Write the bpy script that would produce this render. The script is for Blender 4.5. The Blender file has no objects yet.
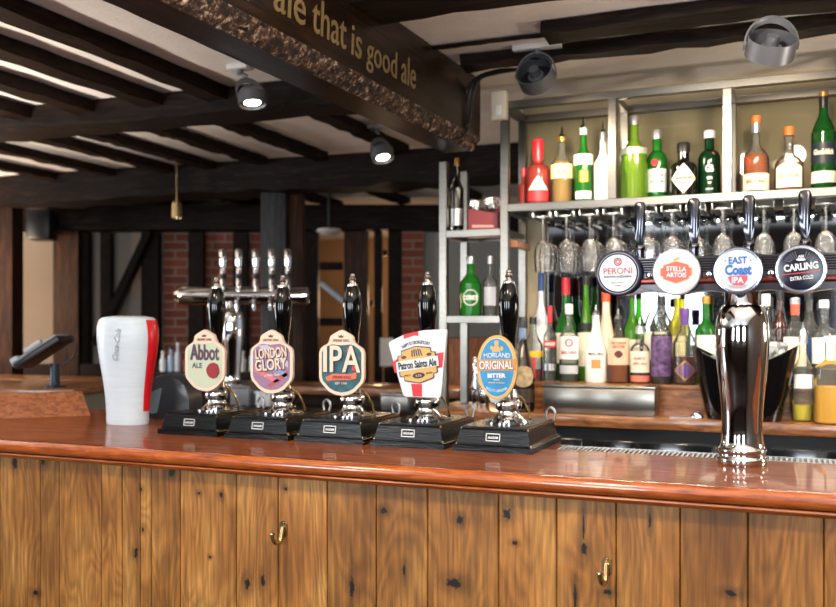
import bpy, bmesh, math, random
from mathutils import Vector, Matrix
R = math.radians; PI = math.pi; cos = math.cos; sin = math.sin
random.seed(11)
S = bpy.context.scene
C = S.collection
# ------------------------------------------------------------------ camera, world, light, exposure
EYE, FOC, CX, HY, YAW = 1.44, 911.0, 418.0, 325.0, R(22.7)
cam = bpy.data.objects.new('camera', bpy.data.cameras.new('camera')); C.objects.link(cam)
cam.location = (0, 0, EYE); cam.rotation_euler = (R(90), 0, YAW)
cam.data.sensor_width = 36; cam.data.lens = FOC / 836 * 36; cam.data.shift_y = 21.5 / 836
cam.data.clip_start = .02
cam.data.dof.use_dof = True; cam.data.dof.focus_distance = 2.5; cam.data.dof.aperture_fstop = 3.0
S.camera = cam
S.view_settings.view_transform = 'Standard'; S.view_settings.look = 'None'; S.view_settings.gamma = 1
S.view_settings.use_curve_mapping = False
S.view_settings.exposure = 0.10
try:
    S.cycles.max_bounces = 14; S.cycles.transparent_max_bounces = 40; S.cycles.glossy_bounces = 6
    S.cycles.sample_clamp_indirect = 6; S.cycles.caustics_reflective = False; S.cycles.caustics_refractive = False
except Exception: pass
W = bpy.data.worlds.new('world'); S.world = W; W.use_nodes = True
W.node_tree.nodes['Background'].inputs[0].default_value = (.75, .87, 1, 1)
W.node_tree.nodes['Background'].inputs[1].default_value = 0.6

def light(name, kind, loc, power, col, aim=None, **kw):
    l = bpy.data.lights.new(name, kind); l.energy = power; l.color = col
    for k, v in kw.items(): setattr(l, k, v)
    o = bpy.data.objects.new(name, l); C.objects.link(o); o.location = loc
    if aim is not None:
        o.rotation_euler = (Vector(aim) - Vector(loc)).to_track_quat('-Z', 'Y').to_euler()
    return o
DAY = (.86, .93, 1); WARM = (1, .80, .58); TUNG = (1, .66, .38)
for i, x in enumerate((-3.6, -1.4, 0.8)):       # daylight through the three windows of the front wall
    light('daylight', 'AREA', (x, -2.38, 1.75), 62, DAY, (x, 3, 1.9), shape='RECTANGLE', size=.75, size_y=1.1)
light('daylight_side', 'AREA', (-6.9, 1.6, 1.5), 90, DAY, (-2, 3.2, 2.1), shape='RECTANGLE', size=1.4, size_y=1.3)
for x in (-1.9, -.75, .4):                      # ceiling spots over the customer side, shining on the bar front
    light('bar_spot', 'SPOT', (x, .95, 2.46), 60, WARM, (x - .05, 2.25, .95), spot_size=R(95), spot_blend=.8, shadow_soft_size=.12)
# the two lamps over the back shelves (their fittings are built below)
light('shelf_spot', 'SPOT', (-.93, 3.52, 2.30), 30, WARM, (-.85, 4.1, 1.75), spot_size=R(125), spot_blend=.7, shadow_soft_size=.05)
light('shelf_spot', 'SPOT', (-.02, 3.22, 2.34), 42, WARM, (-.15, 4.1, 1.6), spot_size=R(125), spot_blend=.7, shadow_soft_size=.05)
light('warm_room_lamp', 'POINT', (-4.0, 8.9, 1.7), 30, TUNG, shadow_soft_size=.15)
for (x, y, p_) in ((-4.2, 2.2, 270), (-6.7, 4.5, 130), (.5, 1.1, 210), (-1.0, .3, 70)):      # unseen lights added to brighten the ceiling from below
    light('ceiling_fill', 'SPOT', (x, y, .95), p_, (1, .89, .76), (x, y + .1, 3), spot_size=R(122), spot_blend=.5, shadow_soft_size=.15)
light('back_bar_fill', 'SPOT', (-.35, 2.2, 2.48), 70, (1, .9, .76), (-.4, 4.1, 1.45), spot_size=R(75), spot_blend=.6, shadow_soft_size=.06)  # unseen fill added to brighten the lower bottles and hanging glasses
light('side_fill', 'POINT', (1.25, 3.1, 1.5), 48, (1, .88, .74), shadow_soft_size=.15)  # unseen point light added to lift the right end of the back bar
light('shelf_fill', 'AREA', (-.25, 3.955, 1.94), 30, (1, .92, .8), (-.25, 4.02, 1.0), shape='RECTANGLE', size=1.7, size_y=.015)  # unseen strip added to brighten what stands and hangs below the shelf
light('warm_side_lamp', 'POINT', (-1.75, 5.0, 1.3), 5, TUNG, shadow_soft_size=.1)
light('warm_corner_lamp', 'POINT', (-6.15, 4.75, 1.7), 70, TUNG, shadow_soft_size=.12)

# ------------------------------------------------------------------ helpers
def ray(px):
    a = (px - CX) / FOC
    return a * cos(YAW) - sin(YAW), a * sin(YAW) + cos(YAW)
def at(px, py, Y):
    dx, dy = ray(px); d = Y / dy
    return Vector((dx * d, Y, EYE + (HY - py) * d / FOC))
def atd(px, py, d):
    dx, dy = ray(px)
    return Vector((dx * d, dy * d, EYE + (HY - py) * d / FOC))
def mpp(px, Y): return Y / ray(px)[1] / FOC
def lin(h):
    if isinstance(h, str):
        h = [int(h[i:i + 2], 16) / 255 for i in (0, 2, 4)]
    return tuple(c / 12.92 if c <= .04045 else ((c + .055) / 1.055) ** 2.4 for c in h) + (1,)

def nodes(m):
    m.use_nodes = True
    nt = m.node_tree
    return nt, nt.nodes, nt.links, nt.nodes['Principled BSDF']
MC = {}
def mat(name, col, rough=.5, metal=0, vary=0, vscale=20, bump=0, bscale=60, coat=0, emit=0, spec=None, aniso=None):
    if name in MC: return MC[name]
    m = bpy.data.materials.new(name); nt, N, L, b = nodes(m)
    c = lin(col)
    b.inputs['Base Color'].default_value = c; b.inputs['Roughness'].default_value = rough; b.inputs['Metallic'].default_value = metal
    if coat: b.inputs['Coat Weight'].default_value = coat; b.inputs['Coat Roughness'].default_value = .06
    if spec is not None: b.inputs['Specular IOR Level'].default_value = spec
    if emit: b.inputs['Emission Color'].default_value = c; b.inputs['Emission Strength'].default_value = emit
    tc = N.new('ShaderNodeTexCoord')
    if aniso:
        mp = N.new('ShaderNodeMapping'); mp.inputs['Scale'].default_value = aniso; L.new(tc.outputs['Object'], mp.inputs['Vector']); src = mp.outputs[0]
    else: src = tc.outputs['Object']
    if vary:
        n = N.new('ShaderNodeTexNoise'); n.inputs['Scale'].default_value = vscale; n.inputs['Detail'].default_value = 5
        L.new(src, n.inputs['Vector'])
        r = N.new('ShaderNodeMapRange'); r.inputs[1].default_value = .3; r.inputs[2].default_value = .7
        r.inputs[3].default_value = 1 - vary; r.inputs[4].default_value = 1 + vary; L.new(n.outputs[0], r.inputs[0])
        mx = N.new('ShaderNodeVectorMath'); mx.operation = 'SCALE'; mx.inputs[0].default_value = c[:3]
        L.new(r.outputs[0], mx.inputs['Scale']); L.new(mx.outputs[0], b.inputs['Base Color'])
    if bump:
        n2 = N.new('ShaderNodeTexNoise'); n2.inputs['Scale'].default_value = bscale; n2.inputs['Detail'].default_value = 4
        L.new(src, n2.inputs['Vector'])
        bp = N.new('ShaderNodeBump'); bp.inputs['Strength'].default_value = bump; bp.inputs['Distance'].default_value = .01
        L.new(n2.outputs[0], bp.inputs['Height']); L.new(bp.outputs[0], b.inputs['Normal'])
    MC[name] = m
    return m

def wood(name, c1, c2, c3, scale=(1, 1, 1), rough=.4, coat=0, bump=.15, dist=1.2, island=False, ns=5.0, croug=.08, spec=.5):
    if name in MC: return MC[name]
    m = bpy.data.materials.new(name); nt, N, L, b = nodes(m)
    tc = N.new('ShaderNodeTexCoord'); mp = N.new('ShaderNodeMapping'); mp.inputs['Scale'].default_value = scale
    L.new(tc.outputs['Object'], mp.inputs['Vector'])
    vec = mp.outputs[0]
    if island:
        g = N.new('ShaderNodeNewGeometry'); s = N.new('ShaderNodeVectorMath'); s.operation = 'SCALE'; s.inputs[0].default_value = (37, 11, 23)
        L.new(g.outputs['Random Per Island'], s.inputs['Scale'])
        ad = N.new('ShaderNodeVectorMath'); ad.operation = 'ADD'; L.new(vec, ad.inputs[0]); L.new(s.outputs[0], ad.inputs[1]); vec = ad.outputs[0]
    n = N.new('ShaderNodeTexNoise'); n.inputs['Scale'].default_value = ns; n.inputs['Detail'].default_value = 7; n.inputs['Distortion'].default_value = dist
    L.new(vec, n.inputs['Vector'])
    cr = N.new('ShaderNodeValToRGB'); e = cr.color_ramp.elements
    e[0].position = .3; e[0].color = lin(c1); e[1].position = .72; e[1].color = lin(c3)
    k = e.new(.5); k.color = lin(c2)
    L.new(n.outputs[0], cr.inputs[0]); L.new(cr.outputs[0], b.inputs['Base Color'])
    b.inputs['Roughness'].default_value = rough; b.inputs['Specular IOR Level'].default_value = spec
    if coat: b.inputs['Coat Weight'].default_value = coat; b.inputs['Coat Roughness'].default_value = croug
    bp = N.new('ShaderNodeBump'); bp.inputs['Strength'].default_value = bump; bp.inputs['Distance'].default_value = .004
    L.new(n.outputs[0], bp.inputs['Height']); L.new(bp.outputs[0], b.inputs['Normal'])
    MC[name] = m
    return m

def tinted(name, col, dens=.35, gloss=.12, rough=.03, edge=2.2):
    """thin tinted glass: see-through tint + a little scattered colour + mirror sheen"""
    if name in MC: return MC[name]
    m = bpy.data.materials.new(name); nt, N, L, b = nodes(m); N.remove(b)
    out = N['Material Output']; c = lin(col)
    t = N.new('ShaderNodeBsdfTransparent'); t.inputs[0].default_value = c
    d = N.new('ShaderNodeBsdfDiffuse'); d.inputs[0].default_value = c
    tl = N.new('ShaderNodeBsdfTranslucent'); tl.inputs[0].default_value = c
    fc = N.new('ShaderNodeLayerWeight'); fc.inputs[0].default_value = .45
    ec = N.new('ShaderNodeMix'); ec.data_type = 'RGBA'; ec.inputs[6].default_value = c; ec.inputs[7].default_value = tuple(q ** edge * (.85 if edge > 1 else .97) for q in c[:3]) + (1,)
    L.new(fc.outputs['Facing'], ec.inputs[0])      # a longer way through the wall of the glass towards its edges
    for sh in (t, d, tl): L.new(ec.outputs[2], sh.inputs[0])
    a = N.new('ShaderNodeMixShader'); a.inputs[0].default_value = .5; L.new(d.outputs[0], a.inputs[1]); L.new(tl.outputs[0], a.inputs[2])
    x = N.new('ShaderNodeMixShader'); x.inputs[0].default_value = dens; L.new(t.outputs[0], x.inputs[1]); L.new(a.outputs[0], x.inputs[2])
    gl = N.new('ShaderNodeBsdfGlossy'); gl.inputs['Roughness'].default_value = rough; gl.inputs[0].default_value = (1, 1, 1, 1)
    lw = N.new('ShaderNodeLayerWeight'); lw.inputs[0].default_value = gloss + .12
    y = N.new('ShaderNodeMixShader'); L.new(lw.outputs['Fresnel'], y.inputs[0]); L.new(x.outputs[0], y.inputs[1]); L.new(gl.outputs[0], y.inputs[2])
    L.new(y.outputs[0], out.inputs['Surface'])
    MC[name] = m
    return m

def link(name, me, m=None, parent=None, loc=(0, 0, 0), rot=(0, 0, 0), **props):
    o = bpy.data.objects.new(name, me); C.objects.link(o)
    if m and me: me.materials.append(m)
    o.location = loc; o.rotation_euler = rot
    if parent: o.parent = parent
    for k, v in props.items(): o[k] = v
    return o
def obj(name, bm, m, parent=None, loc=(0, 0, 0), rot=(0, 0, 0), smooth=True, ang=35, **props):
    me = bpy.data.meshes.new(name)
    bmesh.ops.recalc_face_normals(bm, faces=bm.faces)
    bm.to_mesh(me); bm.free()
    if smooth:
        for p in me.polygons: p.use_smooth = True
        try: me.set_sharp_from_angle(angle=R(ang))
        except Exception: pass
    return link(name, me, m, parent, loc, rot, **props)
def thing(name, label, cat, loc=(0, 0, 0), rz=0, group=None):
    o = link(name, None, None, None, loc, (0, 0, rz), label=label, category=cat)
    if group: o['group'] = group
    return o
def tag(o, label, cat, group=None):
    o['label'] = label; o['category'] = cat
    if group: o['group'] = group
    return o
def copy_tree(o, parent=None):
    c = o.copy(); C.objects.link(c)
    if parent: c.parent = parent
    for ch in [k for k in o.children]: copy_tree(ch, c)
    return c

def BM(): return bmesh.new()
def box(bm, x0, x1, y0, y1, z0, z1, bev=0, seg=2, M=None):
    v = [bm.verts.new((x, y, z)) for z in (z0, z1) for y in (y0, y1) for x in (x0, x1)]
    f = [bm.faces.new([v[i] for i in q]) for q in ((0, 2, 3, 1), (4, 5, 7, 6), (0, 1, 5, 4), (2, 6, 7, 3), (0, 4, 6, 2), (1, 3, 7, 5))]
    vs = v
    if bev:
        es = list({e for q in f for e in q.edges})
        r = bmesh.ops.bevel(bm, geom=es, offset=bev, segments=seg, affect='EDGES', profile=.5)
        vs = list({q for q in r['verts']} | {q for q in v if q.is_valid})
    if M is not None: bmesh.ops.transform(bm, matrix=M, verts=vs)
    return vs
def lathe(bm, prof, n=32, M=None, sx=1, sy=1):
    rings = []; vs = []
    for r, z in prof:
        if r < 1e-6:
            rings.append([bm.verts.new((0, 0, z))]); vs += rings[-1]
        else:
            rings.append([bm.verts.new((r * cos(2 * PI * i / n) * sx, r * sin(2 * PI * i / n) * sy, z)) for i in range(n)]); vs += rings[-1]
    for a, b in zip(rings, rings[1:]):
        for i in range(n):
            j = (i + 1) % n
            if len(a) == 1 and len(b) == 1: continue
            if len(a) == 1: bm.faces.new((a[0], b[i], b[j]))
            elif len(b) == 1: bm.faces.new((a[i], a[j], b[0]))
            else: bm.faces.new((a[i], a[j], b[j], b[i]))
    if M is not None: bmesh.ops.transform(bm, matrix=M, verts=vs)
    return vs
def cyl(bm, p, q, r, n=16, r2=None):
    p, q = Vector(p), Vector(q); h = (q - p).length
    M = Matrix.Translation(p) @ (q - p).to_track_quat('Z', 'Y').to_matrix().to_4x4()
    r2 = r if r2 is None else r2
    return lathe(bm, [(0, 0), (r, 0), (r2, h), (0, h)], n, M)
def tube(bm, pts, r, n=10, closed=False):
    pts = [Vector(p) for p in pts]; rings = []
    up = Vector((.13, .31, .94)).normalized()
    for i, p in enumerate(pts):
        a = pts[i - 1] if (i or closed) else p; b = pts[(i + 1) % len(pts)] if (i < len(pts) - 1 or closed) else p
        t = (b - a).normalized(); s = t.cross(up).normalized(); w = s.cross(t)
        rr = r[i] if isinstance(r, (list, tuple)) else r
        rings.append([bm.verts.new(p + (s * cos(2 * PI * k / n) + w * sin(2 * PI * k / n)) * rr) for k in range(n)])
    prs = list(zip(rings, rings[1:])) + ([(rings[-1], rings[0])] if closed else [])
    for a, b in prs:
        for i in range(n): bm.faces.new((a[i], a[(i + 1) % n], b[(i + 1) % n], b[i]))
    if not closed: bm.faces.new(rings[0]); bm.faces.new(rings[-1][::-1])
def spline(pts, n=8):
    P = [Vector(p) for p in pts]; P = [2 * P[0] - P[1]] + P + [2 * P[-1] - P[-2]]; out = []
    for i in range(1, len(P) - 2):
        for k in range(n):
            t = k / n; a, b, c, d = P[i - 1:i + 3]
            out.append(.5 * ((2 * b) + (c - a) * t + (2 * a - 5 * b + 4 * c - d) * t * t + (3 * b - a - 3 * c + d) * t ** 3))
    return out + [P[-2]]
def prism(bm, pts, lo, hi, axis='y', bev=0, seg=2):
    """pts 2D outline extruded along an axis; y: (x,z) outline, z: (x,y), x: (y,z)"""
    f3 = {'y': lambda a, b, h: (a, h, b), 'z': lambda a, b, h: (a, b, h), 'x': lambda a, b, h: (h, a, b)}[axis]
    A = [bm.verts.new(f3(a, b, lo)) for a, b in pts]; B = [bm.verts.new(f3(a, b, hi)) for a, b in pts]
    n = len(pts); fs = [bm.faces.new(A), bm.faces.new(B[::-1])]
    for i in range(n): fs.append(bm.faces.new((A[i], B[i], B[(i + 1) % n], A[(i + 1) % n])))
    if bev:
        es = list({e for q in fs[:2] for e in q.edges})
        bmesh.ops.bevel(bm, geom=es, offset=bev, segments=seg, affect='EDGES', profile=.5)
def rnd(pts, r, n=4):
    """round the corners of an outline"""
    out = []; k = len(pts)
    for i in range(k):
        a, b, c = Vector(pts[i - 1]), Vector(pts[i]), Vector(pts[(i + 1) % k])
        u = (a - b); v = (c - b); q = min(r, u.length * .45, v.length * .45)
        p0 = b + u.normalized() * q; p1 = b + v.normalized() * q
        for t in range(n + 1):
            s = t / n; out.append(tuple(p0 * (1 - s) ** 2 + b * 2 * s * (1 - s) + p1 * s * s))
    return out
def ell(rx, rz, n=48, cx=0, cz=0): return [(cx + rx * cos(2 * PI * i / n), cz + rz * sin(2 * PI * i / n)) for i in range(n)]

def plate(name, pts, y0, dep, m, parent, bev=0, roll=0, off=(0, 0), seg=2):
    if roll:
        c, s = cos(roll), sin(roll); pts = [(x * c - z * s, x * s + z * c) for x, z in pts]
    pts = [(x + off[0], z + off[1]) for x, z in pts]
    bm = BM(); prism(bm, pts, y0 - dep, y0, 'y', bev, seg)
    return obj(name, bm, m, parent, ang=40)

TXC = {}
def T(body, parent, m, loc=(0, 0, 0), w=None, h=None, rz=0, roll=0, arc=None, cylr=None, bold=.012, shear=0, dep=.0006, name='lettering', spc=1.0):
    """real lettering: a font outline turned into a thin mesh facing -Y of its parent, fitted to w x h"""
    key = (body, bold, shear, spc)
    if key not in TXC:
        cu = bpy.data.curves.new('t', 'FONT'); cu.body = body; cu.size = 1; cu.offset = bold; cu.shear = shear; cu.space_character = spc
        cu.resolution_u = 3; cu.extrude = .01
        o = bpy.data.objects.new('t', cu); C.objects.link(o)
        bpy.context.view_layer.update(); dg = bpy.context.evaluated_depsgraph_get()
        me = bpy.data.meshes.new_from_object(o.evaluated_get(dg))
        TXC[key] = ([v.co.copy() for v in me.vertices], [tuple(p.vertices) for p in me.polygons])
        bpy.data.meshes.remove(me); bpy.data.objects.remove(o); bpy.data.curves.remove(cu)
    V, Fc = TXC[key]
    xs = [v.x for v in V]; ys = [v.y for v in V]
    cx, cy = (min(xs) + max(xs)) / 2, (min(ys) + max(ys)) / 2
    ww, hh = max(xs) - min(xs), max(ys) - min(ys)
    sx = w / ww if w else (h / hh); sy = h / hh if h else sx
    out = []
    for v in V:
        x = (v.x - cx) * sx; z = (v.y - cy) * sy; y = -v.z / .01 * dep
        if arc:
            t = x / arc; rr = arc + z; x, z = rr * sin(t), rr * cos(t) - arc
        if roll:
            x, z = x * cos(roll) - z * sin(roll), x * sin(roll) + z * cos(roll)
        if cylr:
            t = x / cylr; q = cylr - y; x, y = q * sin(t), -q * cos(t) + cylr
        out.append((x, y, z))
    me = bpy.data.meshes.new(name); me.from_pydata(out, [], Fc); me.update()
    return link(name, me, m, parent, loc, (0, 0, rz))

# ------------------------------------------------------------------ materials
chrome = mat('chrome', 'd8d8da', .06, 1)
steel = mat('brushed_steel', '827e77', .28, 1, vary=.10, vscale=6, aniso=(1, 1, 30))
steel_soft = mat('satin_steel', 'a3a3a3', .38, 1)
brass = mat('aged_brass', 'c2a878', .25, 1)
blackgloss = mat('black_lacquer', '050506', .09, 0, spec=.4)
blackplastic = mat('black_plastic', '16171a', .4)
greyplastic = mat('grey_plastic', '777a80', .45)
white = mat('white_enamel', 'd3d7dc', .35)
cream = mat('cream_print', 'e3c8b4', .45)
navy = mat('navy_print', '1d2140', .4)
redp = mat('red_print', 'c4202c', .4)
inkblack = mat('black_print', '15161c', .5)
goldp = mat('gold_print', 'c9a259', .4)
plaster = mat('plaster', 'efe6dc', .85, vary=.07, vscale=5, bump=.25, bscale=40)
plaster_l = mat('white_plaster', 'f4eee8', .85, vary=.06, vscale=7, bump=.35, bscale=50)
beamw = wood('dark_beam_wood', '0d0806', '1a110c', '2b1c13', (3, 3, 3), .5, bump=.6, ns=4, spec=.08)
beamw_y = wood('dark_joist_wood', '0f0906', '1b100a', '2f1d12', (14, 1.5, 14), .6, bump=.5, ns=3, spec=.1)
beamw_x = wood('dark_crossbeam_wood', '0d0908', '1a120e', '2e2019', (1.5, 14, 14), .6, bump=.5, ns=3, spec=.1)
postw = wood('brown_post_wood', '1d1009', '382012', '54331b', (14, 14, 1.5), .5, bump=.4, ns=3, spec=.2)
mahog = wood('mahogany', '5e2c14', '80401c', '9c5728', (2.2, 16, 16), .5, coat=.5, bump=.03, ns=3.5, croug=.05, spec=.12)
mahog_lit = wood('lit_mahogany', '7a3714', 'a04e1e', 'b8652b', (2.2, 16, 16), .25, coat=.7, bump=.04, ns=3.5, croug=.07)  # same mahogany as the top, with the lit tone put into its colour
midwood = wood('brown_counter_wood', '55331b', '845430', 'a37244', (2.5, 14, 14), .35, coat=.3, bump=.08, ns=3)
boardw = wood('reddish_board_wood', '6b3a20', '96562f', 'ae6a3c', (2.2, 14, 20), .4, bump=.1, ns=3.5)
darkpanel = wood('dark_panel_wood', '110a06', '20120a', '321d10', (14, 14, 2), .5, bump=.2, spec=.2)
blackash = wood('black_ash', '030304', '08090a', '15181c', (5, 60, 60), .25, bump=.25, ns=2, spec=.3)
floorw = wood('floorboards', '160d08', '2a1a10', '38251a', (12, 1.5, 5), .55, bump=.2)
clear = tinted('clear_glass', 'f6f8f6', .07, .08)
wineglass = tinted('thin_wine_glass', 'ffffff', .05, .09, edge=1)
green = tinted('bright_green_glass', '7fd636', .42, .12)
emer = tinted('emerald_glass', '45bd48', .40, .12)
lime = tinted('yellow_green_glass', 'b9e455', .42, .14)
dkgreen = tinted('dark_green_glass', '1d5a33', .6, .14)
blackglass = mat('black_glass', '0c0c0c', .08, coat=.5)
amber = tinted('amber_whisky', 'ee8a34', .5, .05)
gold_l = tinted('pale_gold_spirit', 'f0c75c', .5, .05)
redliq = tinted('red_spirit', 'b3261c', .6, .05)
orangeliq = mat('orange_juice', 'ffb61c', .3)
yellowliq = mat('yellow_cordial', 'f2dc3c', .2)

# ------------------------------------------------------------------ room shell
CEIL = 2.54
def struct(name, bm, m, **k): return obj(name, bm, m, kind='structure', **k)
bm = BM(); box(bm, -8.5, 2.2, -2.6, 10.5, -.1, 0); struct('floor', bm, floorw)
bm = BM(); box(bm, -8.5, 2.2, -2.6, 10.5, CEIL, CEIL + .1); struct('ceiling', bm, plaster_l)
bm = BM(); box(bm, -1.235, 2.2, 4.27, 4.39, 0, CEIL); struct('wall_back', bm, mat('buff_wall', 'a89a7e', .8, vary=.06, vscale=4, bump=.2))
bm = BM(); box(bm, 2.1, 2.2, -2.6, 4.4, 0, CEIL); struct('wall_right', bm, mat('brown_plaster', '4a3828'))
bm = BM(); box(bm, -8.5, -8.4, -2.6, 10.5, 0, CEIL); struct('wall_left', bm, mat('brown_plaster', '4a3828'))
bm = BM(); box(bm, -8.5, 2.2, 10.4, 10.5, 0, CEIL); struct('wall_far', bm, mat('warm_wall', 'b5926e', .8, vary=.08, vscale=3))
# front wall (behind the viewer) with three window openings
bm = BM(); xs = [-8.5]
for x in (-3.6, -1.4, .8): xs += [x - .45, x + .45]
xs += [2.2]
for i in range(0, len(xs), 2): box(bm, xs[i], xs[i + 1], -2.6, -2.5, 0, CEIL)
for x in (-3.6, -1.4, .8):
    box(bm, x - .45, x + .45, -2.6, -2.5, 0, 1.1); box(bm, x - .45, x + .45, -2.6, -2.5, 2.35, CEIL)
struct('wall_front', bm, mat('brown_plaster', '4a3828', .85))
for k, x in enumerate((-3.6, -1.4, .8)):
    bm = BM()
    for q in (-.45, -.02, .41): box(bm, x + q, x + q + .04, -2.5, -2.44, 1.1, 2.35)
    for z in (1.1, 1.75, 2.31): box(bm, x - .45, x + .45, -2.49, -2.45, z, z + .04)
    struct('window_%d' % (k + 1), bm, postw)
bm = BM(); box(bm, -8.4, 2.1, -2.5, -2.46, 0, .8); struct('trim_1', bm, darkpanel)

# ---- ceiling timbers
def timber(label, x0, x1, y0, y1, z0, z1, m, rot=0, group=None, piv=None, jit=.006, n=24, long='x'):
    """one old, slightly uneven timber"""
    bm = BM(); px, py = piv or ((x0 + x1) / 2, (y0 + y1) / 2)
    L0, L1 = (x0 - px, x1 - px) if long == 'x' else (y0 - py, y1 - py)
    A0, A1 = (y0 - py, y1 - py) if long == 'x' else (x0 - px, x1 - px)
    rings = []
    for i in range(n + 1):
        l = L0 + (L1 - L0) * i / n
        q = []
        for a, z in ((A0, z0), (A1, z0), (A1, z1), (A0, z1)):
            a += random.uniform(-jit, jit); zz = z + (random.uniform(-jit, jit) if z == z0 else 0)
            q.append(bm.verts.new((l, a, zz) if long == 'x' else (a, l, zz)))
        rings.append(q)
    for a, b in zip(rings, rings[1:]):
        for i in range(4): bm.faces.new((a[i], a[(i + 1) % 4], b[(i + 1) % 4], b[i]))
    bm.faces.new(rings[0]); bm.faces.new(rings[-1][::-1])
    o = obj('ceiling_beam', bm, m, loc=(px, py, 0), rot=(0, 0, rot), ang=30)
    return tag(o, label, 'beam', group)
XB = 2.535
J = [(-2.50, 'first dark ceiling joist left of the lettered beam, over the pumps'), (-2.86, 'second dark ceiling joist from the lettered beam'),
     (-3.25, 'third dark ceiling joist from the lettered beam'), (-3.63, 'fourth dark joist from the lettered beam, short in the corner')]
for x, l in J: timber(l, x, x + .10, .3, 3.56, 2.475, XB, beamw_y, R(.6), 'front row of ceiling joists', long='y')
J2 = [(-2.22, 'short joist beyond the cross beam, nearest the lettered beam'), (-2.78, 'second joist beyond the cross beam, counted from the lettered beam'),
      (-3.22, 'third joist beyond the cross beam, counted from the lettered beam'), (-3.63, 'fourth joist beyond the cross beam, counted from the lettered beam'),
      (-3.97, 'fifth joist beyond the cross beam, counted from the lettered beam'), (-4.45, 'sixth joist beyond the cross beam, counted from the lettered beam'), (-4.95, 'seventh joist beyond the cross beam, close to the far corner')]
for x, l in J2: timber(l, x - .05, x + .04, 3.78, 5.1, 2.485, XB, beamw_y, R(1), 'joists beyond the cross beam', long='y')
for x in (-1.8, -2.45, -3.1, -3.75, -4.4, -5.05): timber('short dark joist stub between the second cross beam and the far timber wall', x - .05, x + .05, 5.5, 7.2, 2.48, XB, beamw_y, R(2), 'rear joist stubs', long='y')
timber('long bluish-black cross beam carrying the front joists', -6.6, -1.5, 3.56, 3.78, 2.42, XB, beamw_x, R(2.8), piv=(-1.6, 3.72), n=40, jit=.008)
timber('heavy dark cross beam on the grey timber post', -7.2, -.6, 5.15, 5.50, 2.335, XB, beamw_x, R(4), piv=(-3.4, 5.3), n=48, jit=.014)
# bar-side ceiling timbers
timber('dark ceiling beam at the top edge above the lettering', -1.4, 1.9, 2.66, 2.90, 2.485, XB, beamw_x, R(1), n=30)
timber('ribbed dark ceiling beam behind the second spotlight plate', -.86, 1.9, 3.22, 3.35, 2.49, XB, beamw_x, R(1), n=30)
timber('thin dark batten joining the lettered beam on the plaster ceiling', -1.33, -.87, 3.325, 3.35, 2.525, XB, beamw_x, R(1), n=10, jit=.002)
timber('dark ceiling beam running above the steel bottle shelves', -1.27, 1.9, 3.52, 3.62, 2.49, XB, beamw_x, R(1.8), n=30, jit=.008)

# ---- the main lettered beam
MB = thing('lettered_beam', 'big dark oak beam lettered with a gold motto about good ale', 'beam', (-1.45, 2.0, 2.22), R(-1.6))
bm = BM(); n = 60; rings = []
for i in range(n + 1):
    y = -1.6 + 3.46 * i / n
    q = [(-.085, 0), (.05, 0), (.085, .045), (.085, .315), (-.085, .315)]
    rings.append([bm.verts.new((x + random.uniform(-.002, .002), y, z)) for x, z in q])
for a, b in zip(rings, rings[1:]):
    for i in range(5): bm.faces.new((a[i], a[(i + 1) % 5], b[(i + 1) % 5], b[i]))
bm.faces.new(rings[0]); bm.faces.new(rings[-1][::-1])
obj('timber', bm, wood('glossy_beam_wood', '100906', '201209', '38200f', (14, 1.4, 14), .33, bump=.35, ns=3, spec=.35), MB, ang=25)
m = bpy.data.materials.new('chipped_wood'); nt, N, L, b = nodes(m)
tc = N.new('ShaderNodeTexCoord'); nn = N.new('ShaderNodeTexNoise'); nn.inputs['Scale'].default_value = 34; nn.inputs['Detail'].default_value = 8; nn.inputs['Roughness'].default_value = .75
L.new(tc.outputs['Object'], nn.inputs['Vector']); cr = N.new('ShaderNodeValToRGB'); e = cr.color_ramp.elements
e[0].position = .46; e[0].color = lin('150d09'); e[1].position = .64; e[1].color = lin('ead6bc'); k = e.new(.54); k.color = lin('6a4a34')
L.new(nn.outputs[0], cr.inputs[0]); L.new(cr.outputs[0], b.inputs['Base Color']); b.inputs['Roughness'].default_value = .6
bp = N.new('ShaderNodeBump'); bp.inputs['Strength'].default_value = 1; bp.inputs['Distance'].default_value = .01; L.new(nn.outputs[0], bp.inputs['Height']); L.new(bp.outputs[0], b.inputs['Normal'])
bm = BM(); n = 260; cols = []
for i in range(n + 1):
    y = -1.6 + 3.45 * i / n; row = []
    for k in range(6):
        t = k / 5; x = .046 + .042 * t; z = -.004 + .056 * t
        d = random.uniform(.0, .009) if 0 < k < 5 else 0
        row.append(bm.verts.new((x + d * .75, y + random.uniform(-.004, .004), z - d * .65)))
    cols.append(row)
for a, b2 in zip(cols, cols[1:]):
    for k in range(5): bm.faces.new((a[k], a[k + 1], b2[k + 1], b2[k]))
obj('chipped_edge', bm, m, MB, ang=15)
gl = mat('dull_gold_paint', '8e774e', .5)
for body, y0, y1, zb, hh in (('or', 1.99, 2.115, 0, .075), ('ale', 2.20, 2.37, .017, .11), ('that', 2.41, 2.62, .017, .11), ('is', 2.655, 2.725, .013, .10), ('good', 2.76, 3.0, -.013, .125), ('ale', 3.035, 3.16, .017, .105)):
    T(body, MB, gl, (.0875, (y0 + y1) / 2 - 2.0, .075 + zb + hh / 2 + .012), w=y1 - y0, h=hh, rz=R(90), bold=.004, shear=.08, dep=.0012)

# ------------------------------------------------------------------ bar counter
CT = 1.08
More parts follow.
